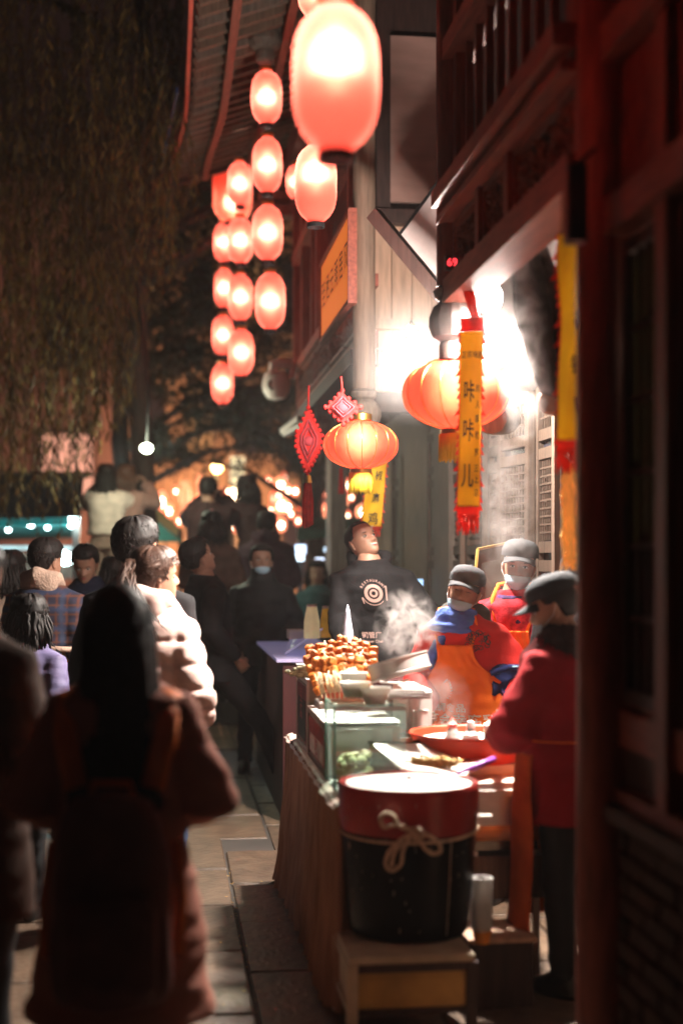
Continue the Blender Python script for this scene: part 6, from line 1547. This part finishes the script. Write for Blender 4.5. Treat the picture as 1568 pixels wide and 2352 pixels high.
# B: second worker
p = ground(1192, 0, 7.15)
r, HM, J, B = person('worker in orange apron and grey cap behind the scarfed worker', p, 1.70, 158, arms=(((-.26, .05, 1.12), (-.12, .24, 1.08)), ((.27, .10, 1.13), (.17, .28, 1.06))), bend=(.02, .06), head=(8, 1, -6), hair='cap', top=cloth('floral_red', (.42, .02, .03), scale=22, var=.8), hem=.8, ease=.05, male=False, curl=(1.1, 1.15), fat=.02)
cap_geo(r, HM, capm, -4); mask(r, HM, .0); fa2 = apron(r, B, .078, ztop=1.26)
g = G(); fw = lambda u, v: fa2(u, v) + V((0, .007, 0)); wheat(g, fw, .42, .26); g.build('print', whiteprint, r, 180, world=False, fixn=False, kind='stuff')
for sd in (-1, 1): strap(r, [fa2(.5 - sd * .42, .03), B((sd * .105, .10, 1.41)), B((sd * .085, .0, 1.485)), B((0, -.07, 1.50))], orange, .012)
g = G(); nk = HM.translation; g.tube([nk + V((cos(a) * .08, sin(a) * .085 + .02, -.02 - .02 * sin(a))) for a in [2 * pi * i / 16 for i in range(17)]], .03, 8); g.tube([nk + V((-.02, .10, -.05)), nk + V((-.03, .13, -.16))], [.03, .04], 8); g.build('scarf', cloth('floral_navy', (.05, .02, .07), scale=26, var=1.0), r, 180, world=False, voxel=.009, sm=2)
# navy cloth / phone bag held in the hand
q = P(1172, 1560, 6.55); t = thing('towel', 'dark navy cloth with light stripes held by the second worker', 'cloth', q)
g = G(); g.grid(20, 14, lambda u, v: q + V((-.09 + .20 * u, .03 * sin(u * 7) + .02 * sin(v * 6), .05 - .20 * v * (.6 + .5 * u) + .02 * sin(u * 5)))); g.build('folded_cloth', cloth('navy_towel', (.015, .022, .09)), t, 180, thick=.012, fixn=False)
g = G(); g.tube([q + V((-.10, -.02, .03)), q + V((-.02, -.035, .058)), q + V((.10, -.03, .055))], .014, 8); g.build('rolled_edge', cloth('navy_towel', (.015, .022, .09)), t, 180)
g = G(); g.tube([q + V((-.005, -.047, .062)), q + V((.03, -.047, .062))], .008, 6, flat=.5); g.build('stripe', cloth('pale_blue', (.35, .55, .7)), t, 180)
g = G(); g.grid(8, 12, lambda u, v: P(1150, 1588, 6.5) + V((.05 * u + .02 * sin(v * 4), .02 * sin(u * 5 + v * 3), -.22 * v))); g.build('hanging_end', cloth('floral_navy', (.05, .02, .07)), t, 180, thick=.008, fixn=False)
# C: near worker, seen from behind
p = ground(1318, 0, 5.3)
r, HM, J, B = person('worker from behind in a dark red coat, black cap and fur collar', p, 1.55, 38, arms=(((-.24, .10, 1.10), (-.12, .28, 1.02)), ((.27, .08, 1.12), (.16, .28, 1.04))), bend=(.0, .08), head=(28, -16, 0), hair='cap', top=cloth('crimson_coat', (.24, .008, .012), scale=5), hem=.70, ease=.06, male=False, fat=.03)
cap_geo(r, HM, cloth('black_cap', (.03, .032, .036)), -8); mask(r, HM, -.03)
g = G(); nk = HM.translation
for k in range(3): g.tube([nk + V((cos(a) * (.095 + .02 * k), sin(a) * (.09 + .02 * k) - .03, .02 - .045 * k)) for a in [2 * pi * i / 20 for i in range(21)]], .035, 8)
fc = g.build('fur_collar', cloth('dark_fur', (.05, .03, .028), bump=1.0), r, 180, world=False, voxel=.012, sm=2, disp=lambda c: noise.noise(c * 45) * .018)
g = G(); rnd = random.Random(8)
for v in list(fc.data.vertices)[::3]:
    n = v.normal; g.tube([v.co, v.co + n * .012 + V((rnd.gauss(0, .006), rnd.gauss(0, .006), -.006)), v.co + n * .02 + V((rnd.gauss(0, .01), rnd.gauss(0, .01), -.014))], [.0018, .0014, .0004], 3, caps=False)
g.build('fur_hairs', cloth('dark_fur', (.05, .03, .028)), fc, 0, world=False, kind='stuff', fixn=False)
def apr(u, v):   # the apron seen edge-on at the left, hanging below the coat
    z = 1.02 - .76 * v; a = pi / 2 + (u - .5) * 2.9; rx, ry = torso_r(max(z, .85), .085, male=False, flare=.0); return B(V((cos(a) * (rx + .01 * sin(v * 9 + u * 6)), sin(a) * (ry + .03 + .05 * v), 0)) + V((0, 0, z)))
drape(r, 'apron', cloth('shaded_orange_apron', (.50, .10, .025)), apr, 40, 24)  # darker copy of the apron orange, shade put into the colour
g = G(); g.tube([B((cos(a) * .245, sin(a) * .20, 1.04)) for a in [2 * pi * i / 24 for i in range(25)]], .006, 6, flat=.5); g.build('apron_string', orange, r, 180, world=False)
# D: another worker mostly behind the pillar
p = ground(1330, 0, 6.7); r, HM, J, B = person('worker almost hidden behind the foreground pillar, only a dark cap showing', p, 1.64, 150, hair='cap', top=blk, ease=.05, male=False, head=(10, -12, 0)); cap_geo(r, HM, capm, -4)
# right edge: grey puffer person inside the near shop
p = V((1.98, 4.83, 0)); q = V((1.62, 3.95, 2.25)); t = thing('added_shop_lamp', 'small warm lamp added to light the grey puffer jacket, behind the upper panes', 'lamp', q); g = G(); g.ell(q, (.05, .05, .04)); g.build('globe', emis('added_lamp_globe', (1, .75, .5), 6), t, 180); ptlight('lamp_light', (0, 0, 0), 16, (1, .78, .6), .06, t)  # hidden lamp added so the puffer jacket gets some light
person('person in a pale grey puffer jacket at the right edge', p, 1.72, 120, arms=('fold', 'fold'), hair='short', top=cloth('pale_puffer', (.55, .48, .45), rough=.5), puff=.12, ease=.06, hem=.85)
# --- onlookers on the planter
def onl(label, x, d, ytop, H, yaw, z=None, **k):
    p = ground(x, 0, d); ztop = 1.6 + (1289 - ytop) * d / FPX; p.z = ztop - H if z is None else z
    return person(label, p, H, yaw, voxel=.02, eyes=False, **k)
onl('girl in a cream jacket with long black hair standing high up', 244, 14.3, 1068, 1.60, -10, arms=('photo', 'photo'), hair='long', top=cloth('cream_jacket', (.85, .68, .58)), male=False, ease=.06, hem=.95, pants=cloth('beige_trousers', (.36, .24, .19)), hm=hairm)
onl('girl in a dusty pink coat with brown hair standing high up', 290, 14.5, 1069, 1.60, -25, arms=('photo', 'photo'), hair='bob', top=cloth('dusty_pink', (.42, .24, .20)), male=False, ease=.05, hem=.8, hm=mat('auburn_hair', (.09, .04, .025), .5), pants=cloth('dusty_trousers', (.22, .13, .11)))
onl('person in dark clothes holding a phone up, silhouetted before the lanterns', 478, 14, 1096, 1.72, -15, arms=('photo', 'photo'), hair='short', top=cloth('dark_maroon_coat', (.05, .025, .025)), ease=.06)
onl('person in a dark top and pale skirt climbing up, bent to the left', 590, 14.2, 1092, 1.66, 30, arms=('photo', 'front'), hair='bob', top=cloth('dark_maroon_coat', (.05, .025, .025)), bend=(-.12, .12), ease=.05, male=False, pants=cloth('pale_skirt', (.30, .25, .22)))
r = onl('child in a pink knitted hat and brown striped puffer jacket', 486, 12.2, 1186, 1.62, -5, arms=('front', 'front'), hair='bob', top=cloth('striped_brown', (.10, .055, .04)), puff=.14, ease=.06, male=False, z=.4)
HMc = r[1]; g = G(); na = 20; g.lathe([(.093, .10), (.100, .12), (.102, .15), (.092, .20), (.065, .24), (.02, .262), (.001, .264)], (0, 0, 0), 22, M=None); g.v = [HMc @ (v + V((0, .01, -.012))) for v in g.v]; g.ell(HMc @ V((0, .01, .262)), .022); g.build('knitted_hat', cloth('pink_knit', (.55, .20, .22), bump=.8), r[0], 180, world=False)
g = G(); g.tube([r[3]((cos(a) * .25, sin(a) * .21, .86)) for a in [2 * pi * i / 20 for i in range(21)]], .03, 6); g.build('pink_hem', cloth('pink_knit', (.55, .2, .22)), r[0], 180, world=False)
onl('person in dark maroon seen from behind, in front of the climbing one', 612, 12.8, 1168, 1.70, -12, arms=('front', 'front'), hair='short', top=cloth('dark_plum', (.06, .03, .04)), ease=.07, hood=cloth('dark_plum', (.06, .03, .04)), z=.35)
onl('woman in a teal top behind the next stall counter, far off', 728, 13.5, 1290, 1.60, 170, arms=('front', 'front'), hair='bob', top=cloth('teal_top', (.05, .12, .13)), male=False, z=.0, ease=.04)
g = G(); g.v = []
# red hat on the short person behind the pink woman
for o in [q for q in C.objects if q.type == 'EMPTY' and 'red knitted hat' in str(q.get('label'))]:
    Hh = Matrix.Translation((0, -.005, 1.445)); g = G(); g.lathe([(.098, .11), (.105, .13), (.105, .17), (.090, .22), (.05, .255), (.001, .265)], (0, 0, 0), 22); g.v = [Hh @ (v + V((0, .01, -.01))) for v in g.v]; g.build('knitted_hat', cloth('red_knit', (.5, .03, .03)), o, 180, world=False)

# ================================================================== STEAM
def steam(label, c, r, dens, seed, scale=3.0, rot=(0, 0, 0), lo=.45, hi=.75, col=(.85, .80, .78)):
    g = G(); g.ell((0, 0, 0), 1.0, n=24, m=16)
    m = bpy.data.materials.new('steam_%d' % seed); m.use_nodes = True; N, L = m.node_tree.nodes, m.node_tree.links; N.clear()
    o = N.new('ShaderNodeOutputMaterial'); v = N.new('ShaderNodeVolumePrincipled'); v.inputs['Color'].default_value = (*col, 1); v.inputs['Anisotropy'].default_value = .25
    tc = N.new('ShaderNodeTexCoord'); ln = N.new('ShaderNodeVectorMath'); ln.operation = 'LENGTH'; L.new(tc.outputs['Object'], ln.inputs[0])
    fa_ = N.new('ShaderNodeMapRange'); fa_.inputs[1].default_value = 1; fa_.inputs[2].default_value = .25; L.new(ln.outputs['Value'], fa_.inputs[0])
    n = N.new('ShaderNodeTexNoise'); n.inputs['Scale'].default_value = scale; n.inputs['Detail'].default_value = 5; n.inputs['Distortion'].default_value = .9
    mp = N.new('ShaderNodeMapping'); mp.inputs['Location'].default_value = (seed * 3.1, seed, 0); mp.inputs['Scale'].default_value = tuple(q / min(r) for q in r); L.new(tc.outputs['Object'], mp.inputs[0]); L.new(mp.outputs[0], n.inputs[0])
    mr = N.new('ShaderNodeMapRange'); mr.inputs[1].default_value = lo; mr.inputs[2].default_value = hi; L.new(n.outputs[0], mr.inputs[0])
    a = N.new('ShaderNodeMath'); a.operation = 'MULTIPLY'; L.new(fa_.outputs[0], a.inputs[0]); L.new(mr.outputs[0], a.inputs[1])
    b = N.new('ShaderNodeMath'); b.operation = 'MULTIPLY'; b.inputs[1].default_value = dens; L.new(a.outputs[0], b.inputs[0]); L.new(b.outputs[0], v.inputs['Density']); L.new(v.outputs[0], o.inputs['Volume'])
    ob = g.build('steam', m, None, 180); ob.location = c; ob.scale = r; ob.rotation_euler = rot; tag(ob, label, 'steam', kind='stuff')
steam('puff of steam rising between the hoodie man and the scarfed worker', P(935, 1440, 6.35), (.16, .14, .19), 16, 1, 2.3, lo=.46, hi=.64)
steam('thin added volume imitating bloom round the left bulb', bp1, (.40, .35, .40), .10, 7, .4, lo=.0, hi=.5)  # volume added round the bulb in place of lens bloom
steam('thin added volume imitating bloom round the right bulb', bp2 + V((0, 0, -.02)), (.30, .3, .30), .14, 8, .4, lo=.0, hi=.5)  # same added bloom volume for the other bulb
steam('column of steam rising past the right bulb towards the ceiling', P(1222, 730, 5.5), (.13, .12, .52), 5.5, 2, 1.5, (0, R(6), 0), lo=.42, hi=.7)
steam('wisp of steam curling under the ceiling above the bulb', P(1222, 545, 5.5), (.17, .14, .26), 12, 3, 1.7, lo=.44, hi=.7)
steam('thin steam drifting in front of the lattice doors', P(1165, 1150, 6.6), (.17, .15, .55), 4, 4, 1.5, lo=.4, hi=.75)
steam('light steam over the cooking pans in front of the orange apron', P(985, 1620, 6.2), (.20, .14, .20), 5, 5, 1.6, lo=.42, hi=.72)
# ================================================================== HAZE ADDED FOR LAMP GLOW
g = G(); g.bb((-24, -6, -1.3), (24, 52, 15)); hz = g.build('haze', None or mat('tmp', (1, 1, 1)), None, 0)
m = bpy.data.materials.new('haze'); m.use_nodes = True; N, L = m.node_tree.nodes, m.node_tree.links; N.clear(); o = N.new('ShaderNodeOutputMaterial'); v = N.new('ShaderNodeVolumePrincipled'); v.inputs['Color'].default_value = (.9, .85, .85, 1); v.inputs['Density'].default_value = GLOW_HAZE; v.inputs['Anisotropy'].default_value = .5; L.new(v.outputs[0], o.inputs['Volume'])
hz.data.materials.clear(); hz.data.materials.append(m); tag(hz, 'thin haze added over the street to make the lamps glow', 'haze', kind='stuff')
for nm in ('c', 'o'): pass
bpy.data.objects.remove(_tc['o']); bpy.data.curves.remove(_tc['c'])
